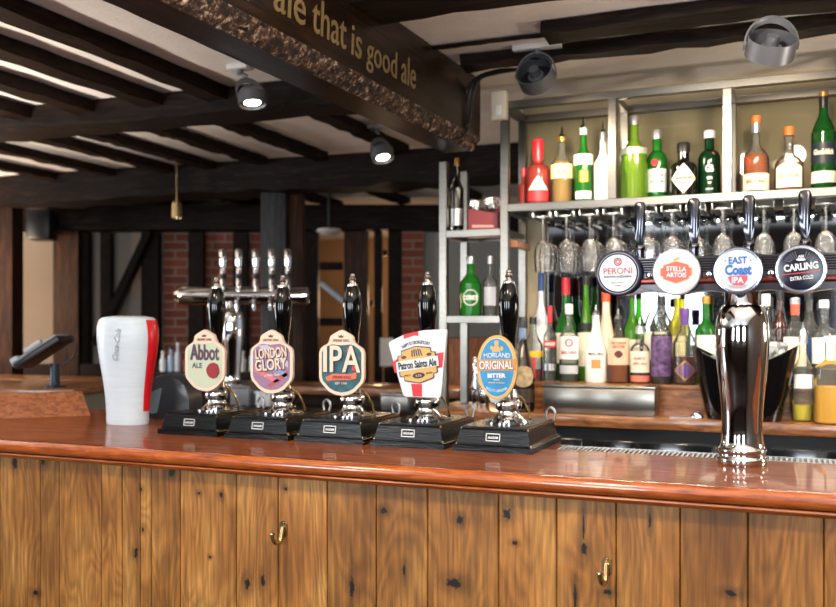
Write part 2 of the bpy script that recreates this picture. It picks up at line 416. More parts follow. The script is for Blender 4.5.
# planks, with knots and nail holes at their places
pm = bpy.data.materials.new('oak_planks'); nt, N, L, b = nodes(pm)
def mrg(src, a, b_, c, d, it='LINEAR'):
    x = N.new('ShaderNodeMapRange'); x.interpolation_type = it
    for i, q in enumerate((a, b_, c, d)): x.inputs[i + 1].default_value = q
    L.new(src, x.inputs[0]); return x.outputs[0]
def mth(op, a, bv):
    x = N.new('ShaderNodeMath'); x.operation = op
    for i, q in enumerate((a, bv)):
        if q is None: continue
        if isinstance(q, (int, float)): x.inputs[i].default_value = q
        else: L.new(q, x.inputs[i])
    return x.outputs[0]
tc = N.new('ShaderNodeTexCoord'); geo = N.new('ShaderNodeNewGeometry')
off = N.new('ShaderNodeVectorMath'); off.operation = 'SCALE'; off.inputs[0].default_value = (17, 5, 29); L.new(geo.outputs['Random Per Island'], off.inputs['Scale'])
def pnoise(scale, sc_, det, dis=0, rough=.5):
    mp = N.new('ShaderNodeMapping'); mp.inputs['Scale'].default_value = scale; L.new(tc.outputs['Object'], mp.inputs[0])
    ad = N.new('ShaderNodeVectorMath'); ad.operation = 'ADD'; L.new(mp.outputs[0], ad.inputs[0]); L.new(off.outputs[0], ad.inputs[1])
    n = N.new('ShaderNodeTexNoise'); n.inputs['Scale'].default_value = sc_; n.inputs['Detail'].default_value = det; n.inputs['Distortion'].default_value = dis; n.inputs['Roughness'].default_value = rough
    L.new(ad.outputs[0], n.inputs['Vector']); return n.outputs[0]
broad = pnoise((5, 3, 1.3), 1.0, 2.5, .3)
rings = mth('FRACT', mth('MULTIPLY', broad, 24.0), None)
ringv = mrg(mth('ABSOLUTE', mth('SUBTRACT', rings, .5), None), 0, .5, 1.12, .76)
pores = mrg(pnoise((120, 30, 6), 1.0, 4), .35, .68, .64, 1.22)
cloud = pnoise((4, 3, 2.2), 1.3, 4, .5)
cr = N.new('ShaderNodeValToRGB'); e = cr.color_ramp.elements
e[0].position = .3; e[0].color = lin('80501f'); e[1].position = .7; e[1].color = lin('b58344'); k = e.new(.5); k.color = lin('9c6830')
L.new(cloud, cr.inputs[0])
tone = mrg(geo.outputs['Random Per Island'], 0, 1, .80, 1.10)
mm = mth('MULTIPLY', mth('MULTIPLY', ringv, pores), tone)
sc = N.new('ShaderNodeVectorMath'); sc.operation = 'SCALE'; L.new(cr.outputs[0], sc.inputs[0]); L.new(mm, sc.inputs['Scale'])
b.inputs['Roughness'].default_value = .42; b.inputs['Coat Weight'].default_value = .12; b.inputs['Coat Roughness'].default_value = .2
bp = N.new('ShaderNodeBump'); bp.inputs['Strength'].default_value = .25; bp.inputs['Distance'].default_value = .003; L.new(mth('MULTIPLY', ringv, pores), bp.inputs['Height']); L.new(bp.outputs[0], b.inputs['Normal'])
# knots
PY = 2.165
KN = [(43, 462, 3, 4), (15, 463, 4, 7), (141, 489, 2.4, 3), (136, 553, 3, 7), (199, 493, 2.5, 2.5), (221, 495, 3, 4), (210, 557, 2, 2), (247, 584, 4, 8), (263, 581, 3.5, 8), (36, 593, 5, 3), (172, 472, 5, 6), (352, 588, 4, 14), (460, 520, 5, 5), (454, 583, 10, 7), (507, 514, 6, 7), (515, 543, 4, 2.5), (384, 511, 5, 4), (584, 549, 4, 7), (583.5, 528, 1.3, 22), (575, 598, 2, 16), (731, 593, 8, 4), (607, 592, 6, 4), (286, 489, 2, 2.5), (345, 470, 2, 2), (404, 570, 2, 9), (143, 530, 2, 3), (650, 520, 2, 10)]
nd = N.new('ShaderNodeTexNoise'); nd.inputs['Scale'].default_value = 130; L.new(tc.outputs['Object'], nd.inputs['Vector'])
sp = N.new('ShaderNodeSeparateXYZ'); L.new(tc.outputs['Object'], sp.inputs[0])
best = None
for px, py, rx, ry in KN:
    p = at(px, py, PY); s = mpp(px, PY)
    ax = mth('DIVIDE', mth('SUBTRACT', sp.outputs[0], p.x), rx * s * .8); az = mth('DIVIDE', mth('SUBTRACT', sp.outputs[2], p.z), ry * s * .78)
    d = mth('SQRT', mth('ADD', mth('MULTIPLY', ax, ax), mth('MULTIPLY', az, az)), None)
    best = d if best is None else mth('MINIMUM', best, d)
best = mth('ADD', best, mth('MULTIPLY', mth('SUBTRACT', nd.outputs[0], .5), 1.5))
def mrange(src, a, b_, c, d):
    x = N.new('ShaderNodeMapRange'); x.interpolation_type = 'SMOOTHSTEP'
    for i, q in enumerate((a, b_, c, d)): x.inputs[i + 1].default_value = q
    L.new(src, x.inputs[0]); return x.outputs[0]
ring = mrange(best, 1.0, 3.4, .60, 1.0)
sc2 = N.new('ShaderNodeVectorMath'); sc2.operation = 'SCALE'; L.new(sc.outputs[0], sc2.inputs[0]); L.new(ring, sc2.inputs['Scale'])
mxc = N.new('ShaderNodeMix'); mxc.data_type = 'RGBA'; L.new(mrange(best, .6, 1.15, 1, 0), mxc.inputs[0]); L.new(sc2.outputs[0], mxc.inputs[6]); mxc.inputs[7].default_value = lin('120b07')
L.new(mxc.outputs[2], b.inputs['Base Color'])

BAR = thing('bar_counter', 'long pub bar with glossy mahogany top and upright oak plank front', 'bar counter', (0, 0, 0))
out = [(-3.4, 2.14), (2.06, 2.14), (2.06, 2.585), (-.685, 2.585), (-.685, 2.79), (-1.0, 2.79), (-1.0, 3.05), (-3.4, 3.05)]
bm = BM(); prism(bm, out, CT - .038, CT, 'z'); obj('countertop', bm, mahog, BAR, smooth=False)
bm = BM()      # bullnose along the customers' edge, with the fine bead under it
pf = [(2.145, CT)] + [(2.132 - .019 * sin(t * PI / 8), CT - .019 + .019 * cos(t * PI / 8)) for t in range(9)] + [(2.145, CT - .038)]
prism(bm, pf, -3.4, 2.06, 'x'); obj('front_nosing', bm, mahog_lit, BAR, ang=30)
bm = BM(); prism(bm, [(2.135, CT - .0385), (2.126, CT - .040), (2.124, CT - .044), (2.134, CT - .0455), (2.136, CT - .049), (2.145, CT - .051), (2.150, CT - .057), (2.165, CT - .057), (2.165, CT - .0385)], -3.4, 2.06, 'x'); obj('edge_moulding', bm, mahog_lit, BAR, ang=20)
bm = BM()
lines = [-40, 0, 40, 59, 101, 122, 140, 151, 180, 236, 278, 327, 376, 427.5, 498.6, 556.5, 616, 680, 748, 824]
X = [at(p, 500, PY).x for p in lines]
X = [-3.4, -3.2, -3.03, -2.86, -2.68] + [x for x in X if x > -2.55]
X += [X[-1] + d_ for d_ in (.17, .31, .48, .66, .80, .98, 1.13, 1.30, 1.45, 1.62, 1.76, 1.92) if X[-1] + d_ < 2.0] + [2.06]
for a, c in zip(X, X[1:]):
    box(bm, a + .0012, c - .0012, PY, PY + .03, 0, CT - .045, bev=.0022, seg=1)
obj('plank_front', bm, pm, BAR, smooth=False)
bm = BM(); box(bm, -3.4, 2.06, PY + .03, PY + .05, 0, CT - .05); box(bm, -3.4, -.7, 3.0, 3.04, 0, CT - .045)
box(bm, -.7, 2.06, 2.54, 2.575, 0, CT - .045); box(bm, 2.01, 2.06, PY, 2.57, 0, CT - .045); box(bm, -3.4, -3.35, PY, 3.03, 0, CT - .045)
obj('carcass', bm, darkpanel, BAR, smooth=False)
# drip tray let in behind the tap
dt = thing('drip_tray', 'long slotted steel drip tray along the back edge under the lager tap', 'drip tray', (0, 0, 0))
bm = BM(); box(bm, -.66, 1.4, 2.587, 2.70, CT - .03, CT - .012, bev=.003); obj('tray', bm, steel_soft, dt)
bm = BM()
x = -.655
while x < 1.385: box(bm, x, x + .006, 2.59, 2.697, CT - .012, CT - .004); x += .0135
box(bm, -.66, 1.4, 2.587, 2.592, CT - .012, CT - .002); box(bm, -.66, 1.4, 2.694, 2.70, CT - .012, CT - .002); obj('grille', bm, steel_soft, dt, smooth=False)
bm = BM(); box(bm, -.60, -.56, 2.589, 2.66, CT - .10, CT - .03); box(bm, .6, .64, 2.589, 2.66, CT - .1, CT - .03); obj('bracket', bm, steel_soft, dt)

def coat_hook(px, py, label):
    p = at(px, py, PY)
    t = thing('coat_hook', label, 'hook', (p.x, PY, p.z), group='brass hooks on the bar front')
    bm = BM(); prism(bm, rnd([(-.011, -.015), (.011, -.015), (.012, .028), (-.012, .028)], .01), -.004, 0, 'y', .001, 1); obj('backplate', bm, brass, t)
    bm = BM(); tube(bm, spline([(0, -.004, .012), (0, -.012, -.008), (0, -.024, -.026), (-.004, -.040, -.024), (-.008, -.047, -.006), (-.008, -.046, .004)], 6), [.006] * 20 + [.006] * 6 + [.007] * 4 + [.0075], 12); obj('hook', bm, brass, t)
    for z in (-.008, .022):
        bm = BM(); lathe(bm, [(.004, 0), (.0035, .0015), (0, .002)], 12, Matrix.Translation((0, -.004, z)) @ Matrix.Rotation(R(90), 4, 'X')); obj('screw', bm, chrome, t)
    return t
coat_hook(284, 531, 'small brass coat hook on the planks below the third pump')
coat_hook(607, 569, 'small brass coat hook on the planks left of the lager tap')

# slanting board on the counter's left end
bm = BM()
a = Vector((-2.60, 2.84, CT)); c = Vector((-3.16, 2.28, CT)); u = (c - a).normalized(); nrm = Vector((-u.y, u.x, 0))
if nrm.y < 0: nrm = -nrm
ln = (c - a).length
vs = []
for (s, t, h) in ((0, 0, 0), (ln, 0, 0), (ln, .05, .094), (.03, .05, .094), (0, .03, 0), (ln, .03, 0), (ln, .075, .088), (.03, .075, .088)):
    p = a + u * s + nrm * t; vs.append(bm.verts.new((p.x, p.y, CT + h)))
for q in ((0, 1, 2, 3), (4, 7, 6, 5), (0, 3, 7, 4), (1, 5, 6, 2), (3, 2, 6, 7), (0, 4, 5, 1)): bm.faces.new([vs[i] for i in q])
tag(obj('wooden_board', bm, boardw, smooth=False), 'reddish wooden board leaning on the counter left of the white cup tap', 'board')

# ------------------------------------------------------------------ hand pumps
PX = [-1.842, -1.580, -1.322, -1.062, -.80]
PYC = 2.615
PUMPL = ['hand pump with pale green shield badge and red seal, nearest the white cup tap', 'hand pump with mauve shield badge crossed by flag-like stripes',
         'hand pump with teal shield badge bearing three large cream letters', 'hand pump with tilted white badge crossed by red bands',
         'hand pump with oval blue and gold badge']
def pump_base(t):
    bm = BM()
    hw, y0, y1 = .118, -.165, .165
    rings = []
    for (i, z) in ((0, 0), (0, .016), (.010, .019), (.010, .024), (.018, .060), (.022, .064), (.022, .070)):
        rings.append([bm.verts.new(q) for q in ((-hw + i, y0 + i, z), (hw - i, y0 + i, z), (hw - i, y1 - i, z), (-hw + i, y1 - i, z))])
    for a, c in zip(rings, rings[1:]):
        for i in range(4): bm.faces.new((a[i], a[(i + 1) % 4], c[(i + 1) % 4], c[i]))
    bm.faces.new(rings[0][::-1]); bm.faces.new(rings[-1])
    obj('plinth', bm, blackash, t, smooth=False)
    for sx in (-1, 1):          # brass edging strips on the sides
        for (i, z, w) in ((.009, .0175, .0055), (.0205, .061, .0055)):
            bm = BM(); x = sx * (hw - i); box(bm, x - .003, x + .003, y0 + i + .004, y1 - i, z, z + w)
            obj('edge_strip', bm, brass, t, smooth=False)
    bm = BM(); M = Matrix.Translation((0, y0 + .0145, .041)) @ Matrix.Rotation(R(-12), 4, 'X')
    for q in ((-.021, .021, .009, .011), (-.021, .021, -.011, -.009), (-.021, -.019, -.011, .011), (.019, .021, -.011, .011)):
        box(bm, q[0], q[1], -.0035, .001, q[2], q[3], M=M)
    bd = obj('maker_plate', bm, mat('pale_metal_print', 'dedede', .35, .3), t, smooth=False)
    o = T('ANGRAM', bd, mat('pale_metal_print', 'dedede'), (0, y0 + .0115, .041), w=.03, h=.007); o.rotation_euler = (R(-12), 0, 0)
    bm = BM(); lathe(bm, [(0, .07), (.068, .07), (.068, .0735), (.062, .076), (.048, .081), (.036, .091), (.030, .100), (.030, .104), (.037, .109), (.0405, .119), (.0405, .126), (.036, .135), (.030, .139), (.031, .143), (.026, .148), (.0225, .168), (.0, .168)], 40); obj('collar', bm, chrome, t)
    bm = BM(); lathe(bm, [(0, .165), (.019, .165), (.0215, .18), (.0215, .22), (.0195, .27), (.0195, .30), (.022, .335), (.0275, .375), (.031, .412), (.0305, .435), (.026, .462), (.0195, .480), (.0165, .486), (0, .487)], 32); h = obj('handle', bm, blackgloss, t)
    bm = BM(); lathe(bm, [(0, .484), (.0168, .484), (.0172, .488), (.0155, .492), (.009, .494), (.0075, .499), (.0105, .503), (.0115, .508), (.0085, .513), (.0065, .515), (.0085, .518), (.007, .523), (0, .526)], 24); obj('finial', bm, chrome, h)
    bm = BM(); tube(bm, spline([(.085, .13, .068), (.082, .13, .092), (.095, .13, .106), (.108, .13, .092), (.105, .13, .068)], 6), .0045, 10); obj('rear_loop', bm, steel_soft, t)
    bm = BM(); tube(bm, spline([(.0, .02, .16), (.03, .035, .14), (.045, .05, .105), (.05, .06, .072)], 5), .0035, 8); obj('feed_pipe', bm, brass, t)
pumps = []
for i in range(5):
    if i == 0:
        t = thing('hand_pump', PUMPL[0], 'beer pump', (PX[0], PYC, CT)); pump_base(t)
    else:
        t = copy_tree(pumps[0]); t.location = (PX[i], PYC, CT); t['label'] = PUMPL[i]
    t['group'] = 'hand pumps on the bar'
    pumps.append(t)

def mir(half): return [(x, z) for x, z in half] + [(-x, z) for x, z in half[::-1] if x > 1e-6]
def shield_clip(t, panel):
    w, h = .080, .105; zc = .241; y = -.037
    rt = link('clip_pivot', None) if False else None
    half = [(0, 1), (.42, .84), (.53, .76), (.53, .63), (.62, .57), (.92, .43), (1, .33), (1, -.46), (.94, -.60), (.60, -.86), (.34, -.96), (0, -1)]
    cl = plate('pump_clip', rnd([(x * w - .014, z * h + zc) for x, z in mir(half)], .007, 3), y, .012, cream, t, .002)
    half = [(0, .62), (.55, .52), (.80, .40), (.875, .30), (.875, -.44), (.82, -.56), (.52, -.78), (.30, -.86), (0, -.90)]
    plate('badge_panel', [(x * w - .014, z * h + zc) for x, z in mir(half)], y - .012, .0012, panel, cl)
    half = [(0, .985), (.41, .825), (.51, .75), (.51, .63), (.42, .55), (0, .52)]
    plate('crest', [(x * w - .014, z * h + zc) for x, z in mir(half)], y - .0121, .0028, cream, cl, .0006, seg=1)
    br = mat('brown_print', '5a3a2c', .5)
    plate('crown', [(x * .009 - .014, z * .005 + zc + .0835) for x, z in [(-.8, -1), (.8, -1), (1.2, .8), (.5, 0), (0, 1.2), (-.5, 0), (-1.2, .8)]], y - .0149, .0005, br, cl)
    T('GREENE KING', cl, br, (-.014, y - .0155, zc + .070), w=.060, h=.0085)
    return cl, y - .0138, zc
ink = mat('slate_blue_print', '39485c', .5)
# Abbot
cl, y, zc = shield_clip(pumps[0], mat('pale_green_panel', 'b9c4ad', .5))
T('Abbot', cl, mat('wine_print', '7a3342', .5), (-.0125, y, zc + .026), w=.116, h=.054, bold=.03); T('Abbot', cl, ink, (-.014, y - .001, zc + .0275), w=.116, h=.054, bold=.0)
T('ALE', cl, ink, (-.044, y, zc - .018), w=.042, h=.018, bold=.02)
T('EST 1799', cl, cream, (-.048, y, zc - .033), w=.032, h=.006)
plate('wax_seal', [(.0255 * (1 + .06 * sin(k * 5)) * cos(k * PI / 14) + .022, .026 * (1 + .06 * cos(k * 3)) * sin(k * PI / 14) + zc - .034) for k in range(28)], y, .004, mat('red_wax', '8f2a30', .35), cl, .001, seg=1)
# London Glory
cl, y, zc = shield_clip(pumps[1], mat('mauve_panel', '8d6f8c', .5))
for (p, c) in (([(-.062, .05), (-.03, .055), (.05, .0), (.05, -.02)], 'aeb4c8'), ([(-.077, -.02), (-.077, -.035), (.0, -.07), (.02, -.062)], 'c9707a'), ([(-.077, .02), (-.077, .0), (.045, -.055), (.049, -.04)], '7d8fb8'), ([(-.03, -.08), (-.014, -.085), (.048, -.045), (.049, -.03)], 'b0505c')):
    plate('flag_stripe', [(x, z + zc) for x, z in p], y + .0002, .0006, mat('flag_' + c, c, .5), cl)
dk = mat('plum_print', '3c2130', .5)
for (b_, z, w, h) in (('LONDON', .028, .118, .034), ('GLORY', -.010, .120, .038)):
    T(b_, cl, dk, (-.011, y - .0012, zc + z - .0025), w=w, h=h, roll=R(5), bold=.055); T(b_, cl, cream, (-.0135, y - .0022, zc + z), w=w, h=h, roll=R(5), bold=.02)
T('a Ruby Beer', cl, cream, (-.008, y - .001, zc - .045), w=.06, h=.012, roll=R(5), shear=.3)
# IPA
cl, y, zc = shield_clip(pumps[2], mat('teal_panel', '1d5560', .5, vary=.5, vscale=40))
dk = mat('deep_teal_print', '0c2a33', .5)
for (b_, x, w) in (('I', -.0705, .013), ('P', -.032, .043), ('A', .022, .064)):
    T(b_, cl, dk, (x + .004, y - .001, zc + .010), w=w, h=.084, bold=.03); T(b_, cl, cream, (x, y - .002, zc + .012), w=w, h=.084, bold=.012)
plate('ribbon', [(x - .014, z + zc - .042) for x, z in [(-.056, -.006), (-.03, .006), (.03, .006), (.054, .012), (.054, -.006), (.034, -.012), (-.03, -.014), (-.048, -.018)]], y, .0015, mat('coral_print', 'd9674b', .5), cl)
T('GREENE KING', cl, mat('maroon_print', '58201c', .5), (-.012, y - .002, zc - .046), w=.066, h=.009)
T('EST 1799', cl, cream, (-.014, y - .001, zc - .066), w=.04, h=.007)
for (x, z) in ((-.045, -.02), (.03, -.018), (.012, .04)): plate('hop_motif', ell(.006, .008, 10, x, z + zc), y + .0002, .0006, redp, cl)
# Patron Saints Ale : tilted white card with the red cross
zc, y = .240, -.037; r8 = R(7.5)
cl = plate('pump_clip', [(x - .014, z + zc) for x, z in rnd([(-.098, .066), (-.04, .092), (.02, .104), (.097, .108), (.077, -.100), (-.045, -.100)], .008)], y, .012, white, pumps[3], .0015, seg=1)
y -= .012
for q in ([(-.046, .0905), (.004, .1015), (.004, .07), (-.044, .065)], [(-.0835, .005), (-.065, .016), (-.060, -.014), (-.0745, -.029)], [(.052, .032), (.087, .038), (.083, -.008), (.052, -.012)], [(-.020, -.06), (.016, -.06), (.016, -.0985), (-.014, -.0985)]):
    plate('red_band', [(x - .014, z + zc) for x, z in q], y, .0008, redp, cl)
def card(pts, y0, dep, m, name, k=1): return plate(name, [(x - .012, z + zc) for x, z in [((a * cos(r8) - b_ * sin(r8)), (a * sin(r8) + b_ * cos(r8))) for a, b_ in pts]], y0, dep, m, cl)
def notch(w, h, q): return rnd([(-w + q, h), (0, h + .01), (w - q, h), (w - q, h - q), (w, h - q), (w, -h + q), (w - q, -h + q), (w - q, -h), (0, -h - .012), (-w + q, -h), (-w + q, -h + q), (-w, -h + q), (-w, h - q), (-w + q, h - q)], .004, 3)
card([(-.058, .052), (-.05, .08), (0, .088), (.05, .08), (.06, .052), (.03, .04), (-.03, .04)], y - .0009, .0006, white, 'scroll')
card(notch(.064, .047, .014), y - .0015, .001, navy, 'cartouche_edge')
card(notch(.0605, .044, .013), y - .0026, .0008, goldp, 'cartouche')
card(rnd([(-.07, -.016), (.07, -.012), (.07, .019), (-.07, .015)], .003), y - .0036, .001, white, 'name_ribbon')
T('Patron Saints Ale', cl, inkblack, (-.012, y - .0052, zc + .001), w=.126, h=.024, roll=r8, bold=.03)
T('HAPPY ST GEORGE\'S DAY', cl, navy, (-.019, y - .0022, zc + .067), w=.096, h=.011, roll=r8, arc=.11, bold=.02)
card(ell(.02, .009, 20, 0, -.034), y - .0036, .0006, navy, 'strength_badge'); T('4.2%', cl, goldp, (-.008, y - .0048, zc - .034), w=.02, h=.007, roll=r8)
for x in (-.036, .036): T('SINCE' if x < 0 else 'BREWED', cl, mat('brown_print', '5a3a2c'), (x - .009, y - .0038, zc - .03 + x * .13), w=.02, h=.006, roll=r8)
for k in range(5): card([(-.016 + k * .008, .026), (-.012 + k * .008, .024), (-.010 + k * .0065, .044 + .004 * (k % 2)), (-.014 + k * .0065, .046)], y - .0036, .0006, navy, 'emblem')
for x in (-.042, .042): card(ell(.009, .005, 12, x, .026), y - .0036, .0005, mat('brown_print', '5a3a2c'), 'emblem')
# Morland Original : oval
zc, y = .235, -.037
cl = plate('pump_clip', ell(.062, .095, 56, -.022, zc), y, .012, goldp, pumps[4], .0025)
y -= .012
plate('oval_field', ell(.054, .087, 56, -.022, zc), y, .0008, mat('gold_edge', 'e6c98a', .4), cl)
plate('oval_field', ell(.0525, .0855, 56, -.022, zc), y - .0008, .0008, mat('bright_blue_print', '1f86bd', .45, vary=.25, vscale=14), cl)
plate('name_band', [(x - .022, z + zc) for x, z in [(-.059, -.012), (.059, -.008), (.059, .026), (-.059, .022)]], y - .0016, .0012, mat('tan_band', 'b8874a', .4), cl)
dkr = mat('rust_print', '8a3b22', .5)
T('ORIGINAL', cl, dkr, (-.0215, y - .0035, zc + .006), w=.105, h=.026, roll=R(1.5), bold=.06); T('ORIGINAL', cl, white, (-.0225, y - .0045, zc + .007), w=.104, h=.025, roll=R(1.5), bold=.025)
T('MORLAND', cl, white, (-.021, y - .0025, zc + .037), w=.080, h=.014, arc=.25, roll=R(1.5), bold=.01)
T('BITTER', cl, white, (-.0215, y - .0025, zc - .024), w=.056, h=.013, roll=R(1.5), bold=.05)
T('BEER', cl, white, (-.0215, y - .0025, zc - .036), w=.018, h=.004)
T('BREWED IN SUFFOLK', cl, mat('gold_edge', 'e6c98a'), (-.0215, y - .0025, zc - .045), w=.05, h=.004)
T('OLD SPECKLED HEN', cl, white, (-.022, y - .0025, zc - .068), w=.066, h=.008, arc=-.06, bold=.01) if False else T('SINCE 1711 ABINGDON', cl, white, (-.022, y - .0025, zc - .069), w=.066, h=.008, arc=-.06, bold=.01)
for pts in (ell(.007, .008, 14, -.022, zc + .072), [(-.036, zc + .046), (-.010, zc + .046), (-.012, zc + .056), (-.018, zc + .066), (-.026, zc + .066), (-.033, zc + .057)], ell(.005, .006, 10, -.037, zc + .058), ell(.005, .007, 10, -.006, zc + .056)):
    plate('emblem', pts, y - .0016, .0008, goldp, cl)
# a second white badge peeps out under the oval one
plate('spare_badge', rnd([(-.05, zc - .105), (.0, zc - .108), (.012, zc - .04), (-.058, zc - .04)], .012), -.022, .008, white, pumps[4], .001, seg=1)

# ------------------------------------------------------------------ white cup-shaped cola tap
COK = thing('cola_tap', 'white cup-shaped dispenser with a red side standing at the left of the pumps', 'drink dispenser', (-2.262, 2.66, CT), R(6))
prof = [(.082, .0), (.084, .015), (.084, .04), (.087, .09), (.095, .15), (.106, .21), (.116, .27), (.121, .315), (.119, .35), (.112, .378)]
NS = 48
def cup(name, m, a0, a1, out_, prof, zlo, parent):
    bm = BM(); rings = []
    for r, z in prof:
        if z < zlo - 1e-6: continue
        row = []
        for i in range(NS + 1):
            a = a0(z) + (a1(z) - a0(z)) * i / NS
            row.append(bm.verts.new(((r + out_) * cos(a), (r * .62 + out_) * sin(a), z)))
        rings.append(row)
    for q, w in zip(rings, rings[1:]):
        for i in range(NS): bm.faces.new((q[i], q[i + 1], w[i + 1], w[i]))
    return bm
def refine(p, k=5):
    s = spline([(r, z, 0) for r, z in p], k); return [(v.x, v.y) for v in s]
prof = refine(prof)
cw = mat('satin_white_shell', 'c6d2dc', .35, vary=.05, vscale=8, aniso=(1, 1, 12))
bm = BM(); lathe(bm, [(0, 0)] + prof + [(.100, .388), (.06, .393), (0, .394)], 64, None, 1, .62); obj('body', bm, cw, COK)
cr_ = mat('cup_red', 'd01420', .3)
obj('red_side', cup('red_side', cr_, lambda z: -.40 - .10 * (z - .06) / .3, lambda z: .95, .0012, [q for q in prof if q[1] > .045] , .04, COK), cr_, COK)
T('Coca-Cola', COK, mat('grey_script', '8b949c', .4), (.006, -.0772, .29), w=.115, h=.022, roll=R(82), shear=.45, bold=0, cylr=.19)

# ------------------------------------------------------------------ lager tap (four-way T font)
TY = 2.50
TAP = thing('lager_tap', 'chrome T-shaped lager font with four round brand badges', 'beer tap', (-.136, TY, CT))
bm = BM(); lathe(bm, refine([(.061, 0), (.0625, .006), (.0625, .016), (.058, .022), (.0565, .03), (.060, .034), (.060, .040), (.055, .046)], 3) + refine([(.0525, .06), (.0505, .09), (.0515, .14), (.057, .20), (.063, .26), (.0665, .31), (.066, .35), (.061, .385), (.053, .405), (.046, .412)], 4) + [(.044, .42), (.042, .47), (0, .47)], 56); obj('column', bm, chrome, TAP)
barm = mat('dark_purple_metal', '1a0d17', .22, .3)
ZB = .497
DX = [-.305, -.1565, -.006, .140]
top = []; bot = []
x = -.355
def hump(x):
    s = 0
    for c in DX: s = max(s, math.exp(-((x - c) / .045) ** 2))
    return s
xs = [-.352 + .84 * i / 120 for i in range(121)]
xs = [x for x in xs if x < .25]
outl = [(x, ZB - .047 - .010 * hump(x)) for x in xs] + [(x, ZB + .038 + .014 * hump(x)) for x in xs[::-1]]
outl = [(-.366, ZB - .03), (-.356, ZB - .046)] + outl[1:-1] + [(-.352, ZB + .036), (-.366, ZB + .015), (-.368, ZB - .01)]
bm = BM(); prism(bm, outl, -.052, .03, 'y', .008, 3); obj('cross_bar', bm, barm, TAP)
bm = BM()
for k in range(6):
    z = ZB + .001 + k * .0065; tube(bm, [(-.33, -.0525, z), (.235, -.0525, z)], .0021, 6)
obj('ribbing', bm, mat('black_ribs', '120f14', .3), TAP)
bm = BM(); tube(bm, [(-.34, -.051, ZB - .022), (.24, -.051, ZB - .022)], .009, 10); obj('lower_rail', bm, mat('oxblood_metal', '5a2018', .2, .6), TAP)
for c in ((DX[0] + DX[1]) / 2, (DX[1] + DX[2]) / 2, (DX[2] + DX[3]) / 2):
    bm = BM(); lathe(bm, [(.009, 0), (.009, .006), (.006, .010), (0, .011)], 20, Matrix.Translation((c + .004, -.052, ZB - .006)) @ Matrix.Rotation(R(90), 4, 'X')); obj('bolt', bm, chrome, TAP)
def badge(k, rim, face, r=.0575):
    M = Matrix.Translation((DX[k], -.05, ZB)) @ Matrix.Rotation(R(90), 4, 'X')
    bm = BM(); lathe(bm, [(0, 0), (r, 0), (r + .003, .008), (r + .003, .020), (r, .024), (r - .005, .0245), (0, .0245)], 56, M); bd = obj('badge', bm, rim, TAP)
    bm = BM(); lathe(bm, [(r - .0055, .0235), (r - .006, .0255), (r * .6, .0275), (0, .0282)], 56, M); obj('badge_face', bm, face, bd)
    return bd, DX[k], -.0795
lensw = mat('white_badge_face', 'd5d9e0', .3)
navyrim = mat('navy_rim', '17153a', .25)
b_, x, y = badge(0, navyrim, navyrim)
bm = BM(); lathe(bm, [(.0485, .0275), (.0485, .0292), (0, .030)], 56, Matrix.Translation((x + .0, -.05, ZB)) @ Matrix.Rotation(R(90), 4, 'X')); obj('badge_face', bm, lensw, b_)
bm = BM(); q = ell(.0535, .0535, 60); tube(bm, [(x + a, -.0775, ZB + c) for a, c in q], .0010, 6, True); obj('pinstripe', bm, mat('pale_print', '9aa0ac', .5), b_)
redpr = mat('badge_red', 'b01f2c', .4)
y = -.0822
T('PERONI', b_, redpr, (x, y, ZB + .006), w=.075, h=.0165, bold=.0, roll=R(1)); T('NASTRO AZZURRO', b_, navy, (x, y, ZB - .009), w=.072, h=.0055)
T('BIRRA ITALIANA', b_, mat('pale_print', '9aa0ac', .5), (x, y, ZB - .025), w=.034, h=.004); T('ROMA', b_, mat('pale_print', '9aa0ac', .5), (x, y, ZB - .033), w=.02, h=.003)
bm = BM(); tube(bm, [(x + a, y + .0005, ZB + .030 + c) for a, c in ell(.0095, .0095, 20)], .0014, 6, True); tube(bm, [(x + a, y + .0005, ZB + .030 + c) for a, c in ell(.005, .005, 14)], .0012, 6, True); obj('emblem', bm, redpr, b_)
b_, x, y = badge(1, mat('white_rim', 'cfd2d8', .2, .3), lensw)
plate('cartouche', [(x + p, ZB + q) for p, q in notch(.041, .0185, .008)], y + .0005, .0006, goldp, b_)
plate('cartouche', [(x + p, ZB + q) for p, q in notch(.037, .0165, .006)], y - .0002, .0008, mat('cartouche_red', 'd5523f', .4), b_)
T('STELLA', b_, lensw, (x + .001, y - .0012, ZB + .0075), w=.050, h=.0125, roll=R(-3), bold=.02); T('ARTOIS', b_, lensw, (x + .001, y - .0012, ZB - .008), w=.050, h=.0125, roll=R(-1), bold=.02)
plate('horn', [(x + p, ZB + q) for p, q in [(-.010, .027), (.004, .030), (.011, .034), (.006, .038), (-.004, .034)]], y, .0006, goldp, b_)
b_, x, y = badge(2, mat('chrome_blue_rim', '9aa3b8', .15, .9), lensw)
blu = mat('badge_blue', '1d62b4', .4)
T('EAST', b_, blu, (x, y - .0005, ZB + .026), w=.044, h=.0185, bold=.03); T('Coast', b_, blu, (x + .001, y - .0008, ZB + .002), w=.064, h=.027, bold=.05)
for q in (-.030, .030): plate('dot', ell(.0022, .0022, 10, x + q, ZB + .025), y, .0006, blu, b_)
plate('shield', [(x + p, ZB + q) for p, q in rnd([(-.024, -.014), (.024, -.012), (.022, -.026), (.012, -.038), (-.012, -.037), (-.021, -.026)], .006)], y, .0006, mat('badge_pink', 'd9415a', .4), b_)
T('IPA', b_, lensw, (x, y - .0012, ZB - .024), w=.028, h=.016, bold=.03); T('GREENE KING BREWERY', b_, mat('pale_print', '9aa0ac'), (x, y - .0005, ZB - .042), w=.05, h=.004, arc=-.05)
b_, x, y = badge(3, mat('pale_ring', 'b9bcc6', .15, .8), mat('midnight_face', '101026', .2, spec=.3))
